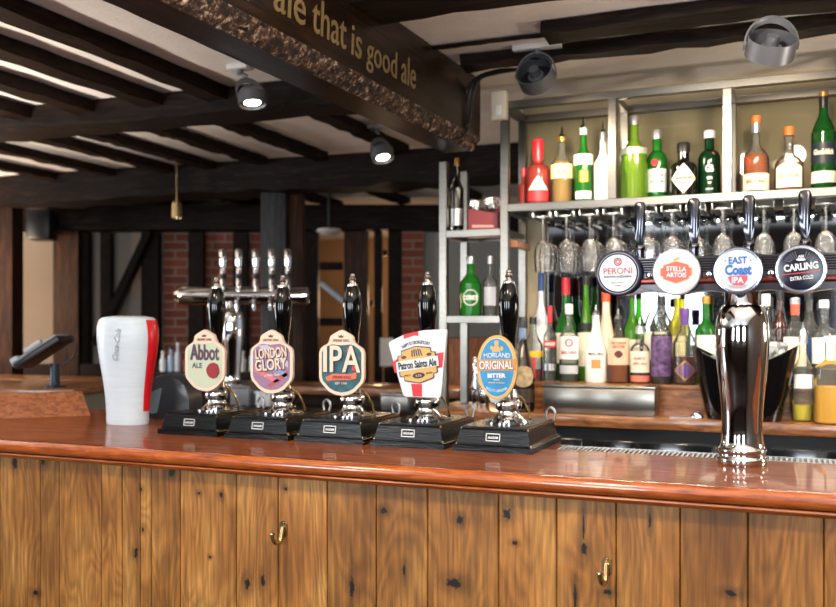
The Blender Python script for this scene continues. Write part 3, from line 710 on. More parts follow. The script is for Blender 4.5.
T('CARLING', b_, lensw, (x, y - .0006, ZB + .006), w=.078, h=.0175, roll=R(6), bold=.035); T('EXTRA COLD', b_, lensw, (x + .002, y - .0006, ZB - .0215), w=.052, h=.0095, roll=R(6), bold=.02)
plate('underline', [(x + p, ZB + q) for p, q in [(-.042, -.0125), (.042, -.004), (.042, -.006), (-.042, -.0145)]], y, .0006, redp, b_)
T('AM', b_, lensw, (x, y - .0006, ZB + .031), w=.013, h=.007, bold=.05); plate('lion_emblem', ell(.011, .0032, 20, x, ZB + .0235), y, .0006, lensw, b_)
bm = BM()
for k in range(15):
    a = R(20 + k * 10)
    if 70 < 20 + k * 10 < 110: continue
    p0 = Vector((x + .024 * cos(a), y, ZB + .012 + .016 * sin(a))); p1 = Vector((x + .040 * cos(a), y, ZB + .012 + .033 * sin(a)))
    tube(bm, [p0, p1], .0004, 4)
obj('sun_rays', bm, mat('pale_print', '9aa0ac'), b_)
# four handles
HX = [at(p, 230, TY).x + .136 for p in (640, 694, 749, 805)]; HT = [202, 198, 195, 190]
for hx, ty, hp in zip(HX, HT, (640, 694, 749, 805)):
    zt = at(hp, ty, TY).z - CT; z0 = ZB + .03
    bm = BM()
    P = [(.0165, zt - .085), (.0105, z0 + .050), (.0105, z0 + .046)]
    s = [(-.0095, z0 + .045), (.0095, z0 + .045), (.0115, zt - .10), (.0155, zt - .035), (.0160, zt - .012), (.011, zt - .002), (0, zt), (-.011, zt - .002), (-.0160, zt - .012), (-.0155, zt - .035), (-.0115, zt - .10)]
    prism(bm, s, -.009, .009, 'y', .005, 3)
    hd = obj('tap_handle', bm, mat('gunmetal_chrome', '4a4b50', .16, 1), TAP, (hx, .0, 0), ang=50)
    bm = BM(); lathe(bm, [(.0125, z0 - .02), (.0125, z0 + .035), (.0145, z0 + .037), (.0145, z0 + .044), (.012, z0 + .048), (0, z0 + .048)], 24); obj('handle_collar', bm, mat('dark_chrome', '55565c', .12, 1), hd)

# ------------------------------------------------------------------ back counter and steel shelving
BC = 1.06
bk = thing('back_counter', 'wooden back counter behind the bar with dark cupboard front', 'counter', (0, 0, 0))
bm = BM(); box(bm, -1.58, 1.3, 3.77, 4.26, BC - .045, BC, bev=.004); obj('worktop', bm, midwood, bk)
bm = BM(); box(bm, -1.56, 1.3, 3.82, 4.26, 0, BC - .045); obj('cupboard', bm, mat('black_cupboard', '131519', .35), bk, smooth=False)
for k in range(4):
    x = -1.5 + k * .7
    bm = BM(); box(bm, x, x + .66, 3.80, 3.82, .12, BC - .10, bev=.004); d = obj('door', bm, mat('dark_glass_door', '0c0e13', .1, coat=.5), bk)
    bm = BM(); box(bm, x + .02, x + .64, 3.785, 3.80, BC - .15, BC - .13, bev=.003); obj('handle', bm, steel_soft, d)
SZ = 1.185
stp = thing('bottle_step', 'raised wooden step along the back counter under the spirits', 'shelf', (0, 0, 0))
bm = BM(); box(bm, -1.17, 1.3, 3.985, 4.262, SZ - .02, SZ, bev=.003); obj('tread', bm, midwood, stp)
bm = BM(); box(bm, -1.17, 1.3, 3.99, 4.01, BC, SZ - .02); obj('riser', bm, midwood, stp, smooth=False)
bm = BM(); box(bm, -1.12, 1.25, 4.262, 4.269, SZ, 1.94); tag(obj('mirror', bm, mat('silvered_mirror', '767a7e', .04, 1), smooth=False), 'mirror panel behind the spirit bottles and hanging glasses', 'mirror')

FY, RY = 3.90, 4.22; Wd = .036
fr = thing('shelving_frame', 'tall brushed steel shelving frame holding bottles and glasses', 'shelving', (0, 0, 0))
def bar(name, x0, x1, y0, y1, z0, z1, m=steel, p=fr):
    bm = BM(); box(bm, x0, x1, y0, y1, z0, z1, bev=.002, seg=1); return obj(name, bm, m, p)
XA, XP = at(442.5, 300, FY).x, at(504, 300, FY).x
X1, X2 = at(612, 150, FY).x, at(727, 150, FY).x
ZT0, ZT1, ZS0, ZS1 = 2.403, 2.437, 1.945, 1.979
XE = .75
for x in (XP, XA): bar('upright', x - Wd / 2, x + Wd / 2, FY, FY + Wd, BC, 2.437 if x == XP else 2.19)
for x in (XP, XA): bar('upright', x - Wd / 2, x + Wd / 2, RY - Wd, RY, BC, 2.437 if x == XP else 2.19)
for x in (X1, X2, .28, XE):
    bar('upright', x - Wd / 2, x + Wd / 2, FY, FY + Wd, ZS1, ZT0); bar('upright', x - Wd / 2, x + Wd / 2, RY - Wd, RY, ZS1, ZT0)
    bar('cross_rail', x - Wd / 2, x + Wd / 2, FY + Wd, RY - Wd, ZT0, ZT1)
bar('cross_rail', XP - Wd / 2, XP + Wd / 2, FY + Wd, RY - Wd, ZT0, ZT1); bar('cross_rail', XP - Wd / 2, XP + Wd / 2, FY + Wd, RY - Wd, ZS0, ZS1)
bar('top_rail', XP + Wd / 2, XE + Wd / 2, FY, FY + Wd, ZT0, ZT1); bar('top_rail', XP + Wd / 2, XE + Wd / 2, RY - Wd, RY, ZT0, ZT1)
bar('shelf_rail', XP + Wd / 2, XE, FY, FY + Wd, ZS0, ZS1); bar('shelf_rail', XP + Wd / 2, XE, RY - Wd, RY, ZS0, ZS1)
bar('glass_shelf', XP + .02, XE, FY + Wd, RY - Wd, ZS1 - .012, ZS1 - .002, tinted('shelf_glass', 'd9e6df', .12, .12))
bar('back_panel', XP + .02, XE, RY + .004, RY + .012, ZS1, ZT0, tinted('smoked_panel', 'cfc7a8', .35, .14))
for zt in (1.873, 1.482):
    bar('side_shelf', XA + Wd / 2, XP - Wd / 2, FY, FY + .03, zt - .033, zt); bar('side_shelf', XA + Wd / 2, XP - Wd / 2, RY - .03, RY, zt - .033, zt)
    bar('side_shelf', XA + Wd / 2, XP - Wd / 2, FY + .03, RY - .03, zt - .014, zt - .002, steel_soft)
    for x in (XA, XP): bar('cross_rail', x - .014, x + .014, FY + Wd, RY - Wd, zt - .03, zt - .004)
bar('cross_rail', XP + .015, XP + .045, FY + .05, RY - .05, 1.79, 1.82, midwood)
# glass rack under the shelf
slots = [-1.06, -.955, -.85, -.745, -.60, -.50, -.40, -.295, -.135, -.02, .10, .22]
for x in slots:
    for s in (-1, 1):
        bm = BM(); xa_, xb_ = sorted((x + s * .014, x + s * .040)); box(bm, xa_, xb_, FY + .045, RY - .04, ZS0 - .028, ZS0 - .0255)
        xa_, xb_ = sorted((x + s * .038, x + s * .040)); box(bm, xa_, xb_, FY + .045, RY - .04, ZS0 - .0256, ZS1 - .012); obj('glass_runner', bm, mat('dull_runner', '5c5a56', .5, .8), fr, smooth=False)
def wine_parts(root):
    zt = ZS0 - .022   # feet rest on the runners; the glass hangs bowl-down
    bm = BM(); lathe(bm, [(0, zt + .004), (.030, zt + .003), (.034, zt + .0015), (.034, zt), (.02, zt - .0008), (.010, zt - .0025), (.005, zt - .008)], 24); obj('foot', bm, wineglass, root)
    bm = BM(); lathe(bm, [(.005, zt - .008), (.0045, zt - .02), (.0043, zt - .07), (.0042, zt - .098), (.008, zt - .106)], 14); obj('stem', bm, wineglass, root)
    bm = BM(); lathe(bm, refine([(.008, zt - .106), (.024, zt - .117), (.035, zt - .14), (.0395, zt - .170), (.0385, zt - .20), (.034, zt - .245)], 3), 28); obj('bowl', bm, wineglass, root)
w0 = None
GL = ['first', 'second', 'third', 'fourth']
for k, x in enumerate(slots[:-1]):
    bay = 0 if k < 4 else 1 if k < 8 else 2; sl = k if k < 4 else k - 4 if k < 8 else k - 8
    nn_ = 3 if bay < 2 else 2
    for j in range(nn_):
        y = (3.985, 4.068, 4.148)[j] if nn_ == 3 else (4.0, 4.1)[j]
        lab = 'upturned wine glass in the %s runner of the %s bay, %s in line' % (GL[sl], ('left', 'middle', 'right-hand')[bay], ('frontmost', 'middle' if nn_ == 3 else 'rear', 'rearmost')[j])
        if w0 is None: g = w0 = thing('wine_glass', lab, 'glass', (x, y, 0)); wine_parts(g)
        else: g = copy_tree(w0); g.location = (x + random.uniform(-.003, .003), y, 0); g['label'] = lab
        g['group'] = 'wine glasses hanging under the shelf'

# ------------------------------------------------------------------ bottles
SH = {'round': [(.9, 0), (1, .02), (1, .56), (.95, .62), (.70, .71), (.44, .78), (.36, .84), (.34, 1)],
      'shoulder': [(.94, 0), (1, .015), (1, .62), (.95, .67), (.70, .72), (.42, .76), (.36, .80), (.35, 1)],
      'squat': [(.96, 0), (1, .015), (1, .60), (.96, .68), (.78, .75), (.52, .79), (.44, .82), (.43, 1)],
      'slope': [(.93, 0), (1, .03), (1, .42), (.90, .50), (.62, .66), (.42, .80), (.36, .88), (.35, 1)],
      'tall': [(.92, 0), (1, .02), (1, .60), (.92, .66), (.62, .74), (.40, .82), (.34, .9), (.33, 1)],
      'decanter': [(.88, 0), (1, .03), (1, .44), (.95, .52), (.72, .60), (.40, .66), (.30, .72), (.28, .9), (.33, .93), (.33, 1)]}
def patch(name, m, parent, r, z0, z1, arc, lo=None, hi=None, n=14, ctr=0):
    bm = BM(); prev = None
    for i in range(n + 1):
        s = -1 + 2 * i / n; a = R(arc) * s / 2 + ctr
        za = z0 + (z1 - z0) * (lo(s) if lo else 0); zb = z0 + (z1 - z0) * (hi(s) if hi else 1)
        c = (bm.verts.new((r * sin(a), -r * cos(a), za)), bm.verts.new((r * sin(a), -r * cos(a), max(zb, za + 1e-5))))
        if prev: bm.faces.new((prev[0], c[0], c[1], prev[1]))
        prev = c
    return obj(name, bm, m, parent)
PLACED = []; RAD = {}
def bottle(label, px, Y, zb, ytop, wpx, shape, glass, cap, capf=.1, liq=None, fill=.7, labels=(), pourer=False, group='spirit bottles on the back bar', capr=1.15, coll=None):
    p = at(px, 200, Y); s = mpp(px, Y); H = EYE + (HY - ytop) * s - zb; r = wpx * s / 2 * .97
    for (x_, y_, z_, r_) in PLACED:      # neighbours stand clear of one another
        if abs(z_ - zb) < .01: r = min(r, (math.hypot(p.x - x_, Y - y_) - .0015) / 1.03 - r_)
    PLACED.append((p.x, Y, zb, r * 1.03)); RAD[label] = r
    t = thing('spirit_bottle', label, 'bottle', (p.x, Y, zb), math.atan2(-p.x, Y), group)
    cf = capf + (.13 if pourer else 0); gh = H * (1 - cf)
    pr = [(a * r, b * gh) for a, b in refine([(0.001, 0.004)] + SH[shape], 3) if b >= 0]
    bm = BM(); lathe(bm, [(0, 0)] + pr + [(0, gh)], 28); obj('glass_body', bm, glass, t)
    if liq:
        q = [(a * .93, b + .004) for a, b in pr if b < fill * gh]
        bm = BM(); lathe(bm, [(0, .006)] + q + [(0, q[-1][1])], 24); obj('liquid', bm, liq, t)
    nr = pr[-1][0]
    z = gh
    if coll: bm = BM(); lathe(bm, [(nr * 1.04, gh * .86), (nr * 1.06, gh * 1.0)], 20); obj('neck_sleeve', bm, coll, t)
    if capf:
        ch = H * capf
        bm = BM(); lathe(bm, [(0, z - .003), (nr * capr, z - .003), (nr * capr, z + ch * .85), (nr * capr * .9, z + ch), (0, z + ch)], 20); obj('cap', bm, cap, t); z += ch
    if pourer:
        ph = H * .13
        bm = BM(); lathe(bm, [(nr * .95, z), (nr * .9, z + ph * .25), (nr * .4, z + ph * .4), (nr * .22, z + ph), (0, z + ph)], 14); obj('pourer', bm, chrome, t)
    for lb in labels:
        z0, z1, arc, m, tx = lb[:5]; kw = lb[5] if len(lb) > 5 else {}
        la = patch('paper_label', m, t, r * 1.012, z0 * gh, z1 * gh, arc, **kw)
        for (body, zf, w, h, tm) in tx:
            T(body, la, tm, (0, -r * 1.03, zf * gh), w=w * r * 2, h=h * gh, cylr=r * 1.02, bold=.02)
    return t
paper = mat('cream_paper', 'efe6cf', .6); wpaper = mat('white_paper', 'f2f2ee', .6)
blackcap = mat('black_cap', '18181a', .35); redcap = mat('red_cap', 'c2242f', .35); whitecap = mat('white_cap', 'ecebe6', .4); goldcap = mat('gold_cap', 'b98b3e', .3, .7); silvercap = mat('silver_cap', 'b9bbbd', .3, .8)
corkcap = mat('cork_cap', 'b06a2c', .5)
inkr = mat('red_print', 'c4202c'); TB = 4.02; ZS = ZS1 - .001
tri = dict(lo=lambda s: 0, hi=lambda s: 1 - .98 * abs(s)); dia = dict(lo=lambda s: .5 * abs(s), hi=lambda s: 1 - .5 * abs(s))
G1 = 'bottles on the top shelf'
redgin = tinted('rose_glass', 'd9655e', .55, .12)
bottle('rose-red gin bottle with pale triangular label, first on the top shelf', 538, TB, ZS, 140, 25, 'squat', redgin, redcap, .20, labels=[(.28, .55, 100, paper, [], tri), (.08, .26, 110, mat('crimson_label', 'b03038', .5), [])], group=G1, coll=redcap)
bottle('clear bottle of pale yellow spirit with cream label and pourer', 562, TB, ZS, 127, 24, 'round', clear, goldcap, .05, gold_l, .66, [(.40, .62, 170, mat('pale_yellow_label', 'f0e3a0', .5), [('GIN', .5, .4, .08, goldcap)])], True, G1)
bottle('green gin bottle with white shoulder label and pourer', 583.5, TB, ZS, 117, 22, 'round', emer, whitecap, .07, None, .7, [(.55, .70, 180, wpaper, []), (.06, .17, 110, wpaper, []), (.30, .46, 60, goldcap, [])], True, G1)
bottle('white bottle with pourer standing beside the first upright', 603, TB, ZS, 122, 18, 'tall', mat('opal_white', 'f3f1ea', .25), silvercap, .12, None, .7, [], True, G1)
fac = bottle('tall faceted yellow-green gin bottle with a red seal', 634, TB, ZS, 116, 26, 'round', lime, silvercap, .10, None, .7, [(.60, .68, 170, mat('silver_label', 'c9cbb8', .4, .4), [])], False, G1)
rr = RAD[fac['label']]
bm = BM()
for k in range(12):
    a = 2 * PI * k / 12; tube(bm, [(rr * cos(a), rr * sin(a), .01), (rr * cos(a), rr * sin(a), .165)], .0025, 6)
obj('fluting', bm, lime, fac)
bm = BM(); lathe(bm, [(.011, 0), (.011, .003), (0, .004)], 16, Matrix.Translation((.012, -rr * .78, .225)) @ Matrix.Rotation(R(70), 4, 'X')); obj('wax_seal', bm, redcap, fac)
gd = bottle('rounded emerald gin bottle with white label and red seal', 657, TB + .055, ZS, 130, 24, 'squat', emer, silvercap, .12, None, .7, [(.14, .50, 120, wpaper, [('LONDON', .40, .6, .05, inkblack), ('DRY GIN', .30, .6, .05, inkblack)])], False, G1)
bm = BM(); lathe(bm, [(.015, 0), (.015, .003), (0, .004)], 16, Matrix.Translation((-.01, -RAD[gd['label']], .165)) @ Matrix.Rotation(R(80), 4, 'X')); obj('wax_seal', bm, redcap, gd)
bottle('squat black gin bottle with a cream diamond label', 683.5, TB, ZS, 143, 27, 'squat', blackglass, blackcap, .16, None, .7, [(.08, .72, 120, paper, [("HENDRICK'S", .41, .62, .06, inkblack), ('GIN', .30, .25, .05, inkblack)], dia)], False, G1)
gb = bottle('dark green gin bottle with two large white letters and striped ribbon at its neck', 709.5, TB + .04, ZS, 131, 23, 'squat', dkgreen, whitecap, .10, None, .7, [], False, G1)
rg = RAD[gb['label']]
for (b_, z, w, h) in (('GB', .122, .034, .030), ('GIN', .082, .022, .013), ('LONDON DRY', .036, .032, .007)):
    T(b_, gb, wpaper, (0, -rg * 1.015, z), w=w, h=h, cylr=rg, bold=.03)
plate('heart_motif', [(.006 * math.sin(a) ** 3 * 1.2, .0052 * (cos(a) - .38 * cos(2 * a) - .15 * cos(3 * a)) + .062) for a in [2 * PI * k / 24 for k in range(24)]], -rg * 1.01, .0008, paper, gb)
bm = BM(); tube(bm, [(rg * .55 * cos(a), rg * .55 * sin(a), .193 + .004 * sin(a * 2)) for a in [2 * PI * k / 20 for k in range(20)]], .005, 8, True); tube(bm, spline([(.004, -rg * .6, .192), (.014, -rg * .75, .186), (.022, -rg * .7, .176)], 5), .005, 8); obj('ribbon', bm, mat('ribbon_cloth', 'b5475a', .7, vary=.5, vscale=140), gb)
bottle('round whisky bottle with a cork top and wide cream label, beside the second upright', 756, TB, ZS, 116, 26, 'decanter', clear, corkcap, .09, amber, .56, [(.05, .28, 150, paper, [('SINGLE MALT', .17, .8, .05, goldcap)])], False, G1, coll=silvercap)
bottle('broad whisky bottle with shield-shaped cream label and brown cap', 789, TB, ZS, 127, 28, 'decanter', clear, corkcap, .12, amber, .5, [(.08, .5, 120, paper, [('Scotch', .28, .7, .06, goldcap)], dict(lo=lambda s: .0, hi=lambda s: .8 + .2 * cos(s * 1.5)))], False, G1)
bottle('tall green whisky bottle with dark label and gold neck band', 823.5, TB, ZS, 92, 24, 'round', tinted('bottle_green', '2f8a3a', .45), goldcap, .04, None, .7, [(.08, .20, 150, paper, []), (.28, .50, 150, mat('navy_label', '18222e', .5), [('Glenfiddich', .40, .85, .06, paper)])], False, G1, coll=blackcap)
bottle('red glass bottle standing just inside the left end of the top shelf', 523.5, TB + .05, ZS, 168, 10, 'squat', redgin, redcap, .2, group=G1)
bottle('clear bottle on the top shelf near the right-hand edge', 846, TB, ZS, 120, 24, 'round', clear, blackcap, .1, amber, .6, [(.1, .4, 140, paper, [])], group=G1) if False else None

# lower row
G2 = 'front row of spirits on the step'; LY = 4.055; LZ = SZ
pink = mat('coral_label', 'e07a6a', .5)
bottle('clear bottle of red liqueur with a black and yellow label', 533, LY, LZ, 317, 20, 'tall', clear, blackcap, .10, redliq, .40, [(.42, .52, 160, mat('yellow_label', 'd9b21f', .5), []), (.05, .4, 30, redp, [])], False, G2)
bottle('clear vodka bottle with a red cap and red name band', 550, LY, LZ, 306, 20, 'shoulder', clear, redcap, .10, tinted('water', 'eef2f2', .04, .05), .6, [(.50, .60, 160, mat('red_print', 'c4202c'), [('SMIRNOFF', .55, .85, .05, wpaper)]), (.16, .26, 120, silvercap, [])], False, G2, coll=redcap)
bottle('clear rum bottle with a white label and round red emblem', 569, LY, LZ, 304, 20, 'shoulder', clear, whitecap, .12, tinted('water', 'eef2f2'), .6, [(.33, .66, 150, wpaper, [('O', .57, .42, .12, inkr), ('BACARDI', .43, .85, .05, inkr)]), (.12, .24, 130, mat('grey_label', 'b9bcc4', .5), [])], False, G2)
t = bottle('opaque white coconut rum bottle with palm emblem', 596, LY, LZ, 305, 22, 'slope', mat('opal_white', 'f3f1ea'), silvercap, .04, None, .7, [(.22, .36, 50, mat('sunset_print', 'c98d4a', .5), [])], True, G2)
T('MALIBU', t, mat('brown_print', '5a3a2c'), (0, -RAD[t['label']] * 1.02, .128), w=.072, h=.014, cylr=.05, bold=.02)
bottle('amber whisky bottle with coral label and a game bird', 618.5, LY, LZ, 309, 22, 'round', clear, blackcap, .05, amber, .7, [(.30, .74, 160, mat('peach_label', 'efc3a5', .5), [('THE FAMOUS', .66, .75, .035, inkr), ('GROUSE', .60, .6, .04, inkr)]), (.40, .54, 46, mat('maroon_print', '58201c'), [], dict(lo=lambda s: .5 - .4 * cos(s * 1.4), hi=lambda s: .5 + .5 * cos(s * 1.3)))], True, G2)
bottle('clear gin bottle with cream label and coral base band', 640, LY, LZ, 318, 24, 'squat', clear, silvercap, .10, tinted('water', 'eef2f2'), .6, [(.22, .64, 150, paper, [('DRY', .50, .6, .05, inkr), ('GIN No1', .40, .7, .05, inkr)]), (.04, .16, 150, pink, [])], True, G2)
bottle('dark spiced rum bottle with a busy purple label', 661.5, LY, LZ, 296, 24, 'round', clear, blackcap, .10, mat('dark_rum', '1c0d0a', .2), .62, [(.10, .60, 165, mat('purple_label', '5d4470', .5, vary=.8, vscale=55), [])], False, G2)
bottle('dark red cognac bottle with purple and gold diamond label', 685, LY - .01, LZ, 308, 27, 'round', clear, mat('purple_cap', '5b3a86', .4), .10, mat('cognac', '4e0d10', .15, coat=.3), .45, [(.06, .36, 120, goldcap, [], dia), (.09, .33, 105, mat('violet_label', '4a3590', .5), [], dia)], False, G2, coll=mat('purple_cap', '5b3a86'))
bottle('clear bottle with orange-red neck band behind the ice bucket', 795, LY, LZ, 298, 24, 'round', clear, silvercap, .06, tinted('water', 'eef2f2'), .6, [(.25, .60, 130, paper, [])], False, G2, coll=mat('orange_band', 'e2573a', .4))
bottle('clear bottle with white cap behind the left side of the ice bucket', 766, LY, LZ, 294, 22, 'round', clear, whitecap, .12, tinted('water', 'eef2f2'), .6, [(.25, .55, 140, wpaper, [])], False, G2)
bottle('clear bottle with pale label nearest the right edge of the step', 824, LY, LZ, 300, 24, 'shoulder', clear, whitecap, .08, tinted('water', 'eef2f2'), .6, [(.3, .62, 140, wpaper, [])], False, G2)
# rear row
G3 = 'rear row of spirits by the mirror'; QY = 4.165; QZ = SZ
bottle('frosted white and blue bottle in the rear row at the left', 541, QY, QZ, 272, 17, 'tall', mat('frosted_white', 'dfe4ea', .4), mat('blue_cap', '2a4d86', .4), .17, None, .7, [(.2, .6, 120, wpaper, [])], False, G3)
bottle('rear-row green bottle with cream label and red foil top', 566, QY, QZ, 278, 22, 'round', emer, redcap, .16, None, .7, [(.2, .55, 150, paper, [])], False, G3)
bottle('rear-row bright green herb liqueur bottle left of the white rum', 586, QY, QZ, 276, 22, 'slope', green, blackcap, .08, None, .7, [(.15, .5, 150, paper, []), (.52, .6, 150, inkblack, [])], False, G3)
bottle('rear-row cream bottle with orange-red cap', 606, QY, QZ, 286, 22, 'slope', mat('cream_bottle', 'eed9bd', .35), mat('orange_cap', 'e8532a', .4), .16, None, .7, [], False, G3)
bottle('rear-row small green bottle between whisky and gin', 632, QY, QZ, 290, 16, 'round', green, blackcap, .08, None, .7, [(.2, .5, 150, paper, [])], False, G3)
bottle('rear-row large clear bottle above the spiced rum', 655, QY, QZ, 278, 24, 'round', clear, blackcap, .12, amber, .5, [(.25, .55, 150, paper, [])], False, G3)
bottle('rear-row pale yellow bottle with slim neck', 677, QY, QZ, 288, 18, 'tall', tinted('pale_yellow_glass', 'e6dc6a', .4, .1), whitecap, .1, None, .7, [(.3, .55, 150, mat('pale_yellow_label', 'f0e3a0'), [])], False, G3)
bottle('rear-row green liqueur bottle with square white label', 706, QY, QZ, 296, 22, 'shoulder', emer, goldcap, .08, None, .7, [(.25, .6, 110, wpaper, [])], False, G3)
bottle('rear-row amber bottle seen over the bucket beside the tap column', 729, QY, QZ, 296, 20, 'round', clear, goldcap, .1, gold_l, .7, [(.25, .6, 110, wpaper, [])], False, G3)
bottle('rear-row dark brown bottle right of the tap column', 780, QY, QZ, 290, 18, 'tall', mat('brown_bottle', '3a1d14', .12, coat=.4), blackcap, .1, None, .7, [(.2, .5, 120, paper, [])], False, G3)
bottle('rear-row clear bottle with blue label at the far right', 809, QY, QZ, 290, 20, 'round', clear, blackcap, .1, None, .7, [(.25, .55, 120, mat('blue_cap', '2a4d86'), [])], False, G3)
# odd ones
bottle('dark cream-liqueur bottle with oval picture label behind the pump with the oval badge', 523, 3.86, BC, 318, 24, 'slope', mat('dark_brown_glass', '17100c', .1, coat=.5), blackcap, .10, None, .7, [(.30, .55, 120, mat('picture_label', '9d8a6a', .5, vary=.5, vscale=40), [], dict(lo=lambda s: .5 - .5 * math.sqrt(max(0, 1 - s * s)), hi=lambda s: .5 + .5 * math.sqrt(max(0, 1 - s * s)))), (.12, .28, 130, mat('dark_label', '2a2018', .5), [])], False, 'bottles on the back counter', coll=mat('neck_foil', '6f7f95', .3, .6))
bottle('tall clear bottle with yellow cordial in the bottom, beside the juice', 803, 3.93, BC, 322, 22, 'tall', clear, silvercap, .08, yellowliq, .32, [(.42, .6, 100, wpaper, [])], True, 'bottles on the back counter')
jg = bottle('squat clear jug bottle filled with orange juice', 831, 3.86, BC, 336, 34, 'shoulder', clear, whitecap, .06, orangeliq, .58, [], False, 'bottles on the back counter')
# end-unit bottles
gm = bottle('green liqueur bottle with round white emblem on the middle side shelf', 470.5, 4.0, 1.481, 256, 23, 'round', emer, silvercap, .12, None, .7, [], False, 'bottles in the side unit')
rq = RAD[gm['label']]
T('CORKY', gm, wpaper, (0, -rq * 1.02, .085), w=.07, h=.022, cylr=rq, bold=.05)
bm = BM(); tube(bm, [(rq * 1.01 * sin(.035 * cos(a) / rq), -rq * 1.01 * cos(.035 * cos(a) / rq), .085 + .035 * sin(a)) for a in [2 * PI * k / 32 for k in range(32)]], .0022, 6, True); obj('ring_emblem', bm, wpaper, gm)
bottle('clear bottle with plain label beside the green one on the side shelf', 490, 4.02, 1.481, 256, 20, 'shoulder', clear, silvercap, .12, tinted('water', 'eef2f2'), .6, [(.2, .55, 110, mat('grey_label', 'b9bcc4'), [])], False, 'bottles in the side unit')
bottle('slim black bottle standing beside the red box on the upper side shelf', 457, 4.0, 1.872, 158, 14, 'tall', blackglass, goldcap, .1, None, .7, [(.1, .35, 120, silvercap, [])], False, 'bottles in the side unit')
# ------------------------------------------------------------------ other things on the back bar
sb = thing('steel_box', 'low brushed steel box with lid on the back counter in front of the bottles', 'box', (0, 0, 0))
xa, xb = at(543, 400, 3.84).x, at(655, 400, 3.84).x
bm = BM(); box(bm, xa, xb, 3.84, 3.975, BC, BC + .112, bev=.004); obj('body', bm, steel, sb)
bm = BM(); box(bm, xa - .004, xb + .004, 3.836, 3.978, BC + .112, BC + .124, bev=.003); obj('lid', bm, steel, sb)
bm = BM(); box(bm, xa + .08, xb - .05, 3.88, 3.905, BC + .124, BC + .1255); obj('lid_strip', bm, goldcap, sb)
# ice bucket: black, boat-shaped
ib = thing('ice_bucket', 'black boat-shaped ice bucket behind the lager tap column', 'bucket', (at(744, 400, 3.9).x, 3.872, BC), R(-3))
bm = BM(); n = 48; prof = [(.10, 0), (.118, .03), (.14, .09), (.165, .16), (.19, .22), (.205, .27)]
def rim(a): return .215 + .085 * abs(cos(a)) ** 1.6
rings = []
for k in range(12):
    t_ = k / 11; row = []
    for i in range(n):
        a = 2 * PI * i / n; z = rim(a) * t_
        rx = .140 + .064 * (z / .3) ** .9; ry = (.068 + .035 * (z / .3))
        row.append(bm.verts.new((rx * cos(a), ry * sin(a), z)))
    rings.append(row)
for k in range(11, -1, -1):
    t_ = k / 11; row = []
    for i in range(n):
        a = 2 * PI * i / n; z = max(.006, rim(a) * t_ - .0005)
        rx = .140 + .064 * (z / .3) ** .9 - .006; ry = (.068 + .035 * (z / .3)) - .006
        row.append(bm.verts.new((rx * cos(a), ry * sin(a), z)))
    rings.append(row)
for a, c in zip(rings, rings[1:]):
    for i in range(n): bm.faces.new((a[i], a[(i + 1) % n], c[(i + 1) % n], c[i]))
bm.faces.new(rings[0][::-1]); bm.faces.new(rings[-1]); obj('shell', bm, mat('gloss_black_plastic', '0a0a0b', .12, coat=.3), ib)
ice = tinted('ice', 'e8eef0', .5, .2)
k = 0
for i in range(26):
    x, y, z = random.uniform(-.13, .15), random.uniform(-.05, .05), random.uniform(.215, .255)
    z += max(0, x - .05) * .45
    bm = BM(); box(bm, -.016, .016, -.014, .014, -.014, .014, bev=.004)
    o = obj('ice_cube', bm, ice, None, ib.location + Vector((x, y, z)), (random.random() * 3, random.random() * 3, random.random() * 3))
    tag(o, 'clear ice cube heaped in the black bucket', 'ice cube', 'ice cubes in the bucket')
bm = BM(); lathe(bm, [(0, .02), (.085, .02), (.125, .19), (0, .195)], 24, None, 1, .58); o = obj('crushed_ice', bm, ice, None, ib.location + Vector((0, 0, 0)), (0, 0, R(-4)))
tag(o, 'bed of crushed ice filling the black bucket under the cubes', 'ice'); o['kind'] = 'stuff'
# little bar tools
st = thing('strainer', 'small steel measure cup on the back counter left of the ice bucket', 'measure', at(697, 412, 3.84) * 1)
st.location.z = BC
bm = BM(); lathe(bm, [(0, 0), (.026, 0), (.027, .004), (.024, .018), (.016, .026), (.006, .03), (0, .03)], 24); obj('cup', bm, chrome, st)
op = thing('bottle_opener', 'flat steel opener lying beside the small measure', 'opener', at(682, 412, 3.82) * 1, R(8)); op.location.z = BC
bm = BM(); prism(bm, rnd([(-.05, -.012), (.02, -.010), (.05, -.012), (.055, .01), (.02, .006), (-.05, .008)], .006), .0, .007, 'z', .002, 2); obj('blade', bm, steel_soft, op)
# chrome cylinders left of the ORIGINAL pump
for (px, r_, h_, lab) in ((468, .016, .23, 'tall thin chrome tube on the back counter under the side shelves'), (477, .022, .19, 'thicker chrome cylinder beside the thin tube under the side shelves')):
    p = at(px, 400, 3.90); o = thing('cocktail_shaker', lab, 'shaker', (p.x, 4.0, BC))
    bm = BM(); lathe(bm, [(0, 0), (r_, 0), (r_ * 1.1, h_ * .6), (r_ * .8, h_ * .75), (r_ * .8, h_ * .95), (r_ * .5, h_), (0, h_)], 24); obj('shell', bm, chrome, o)
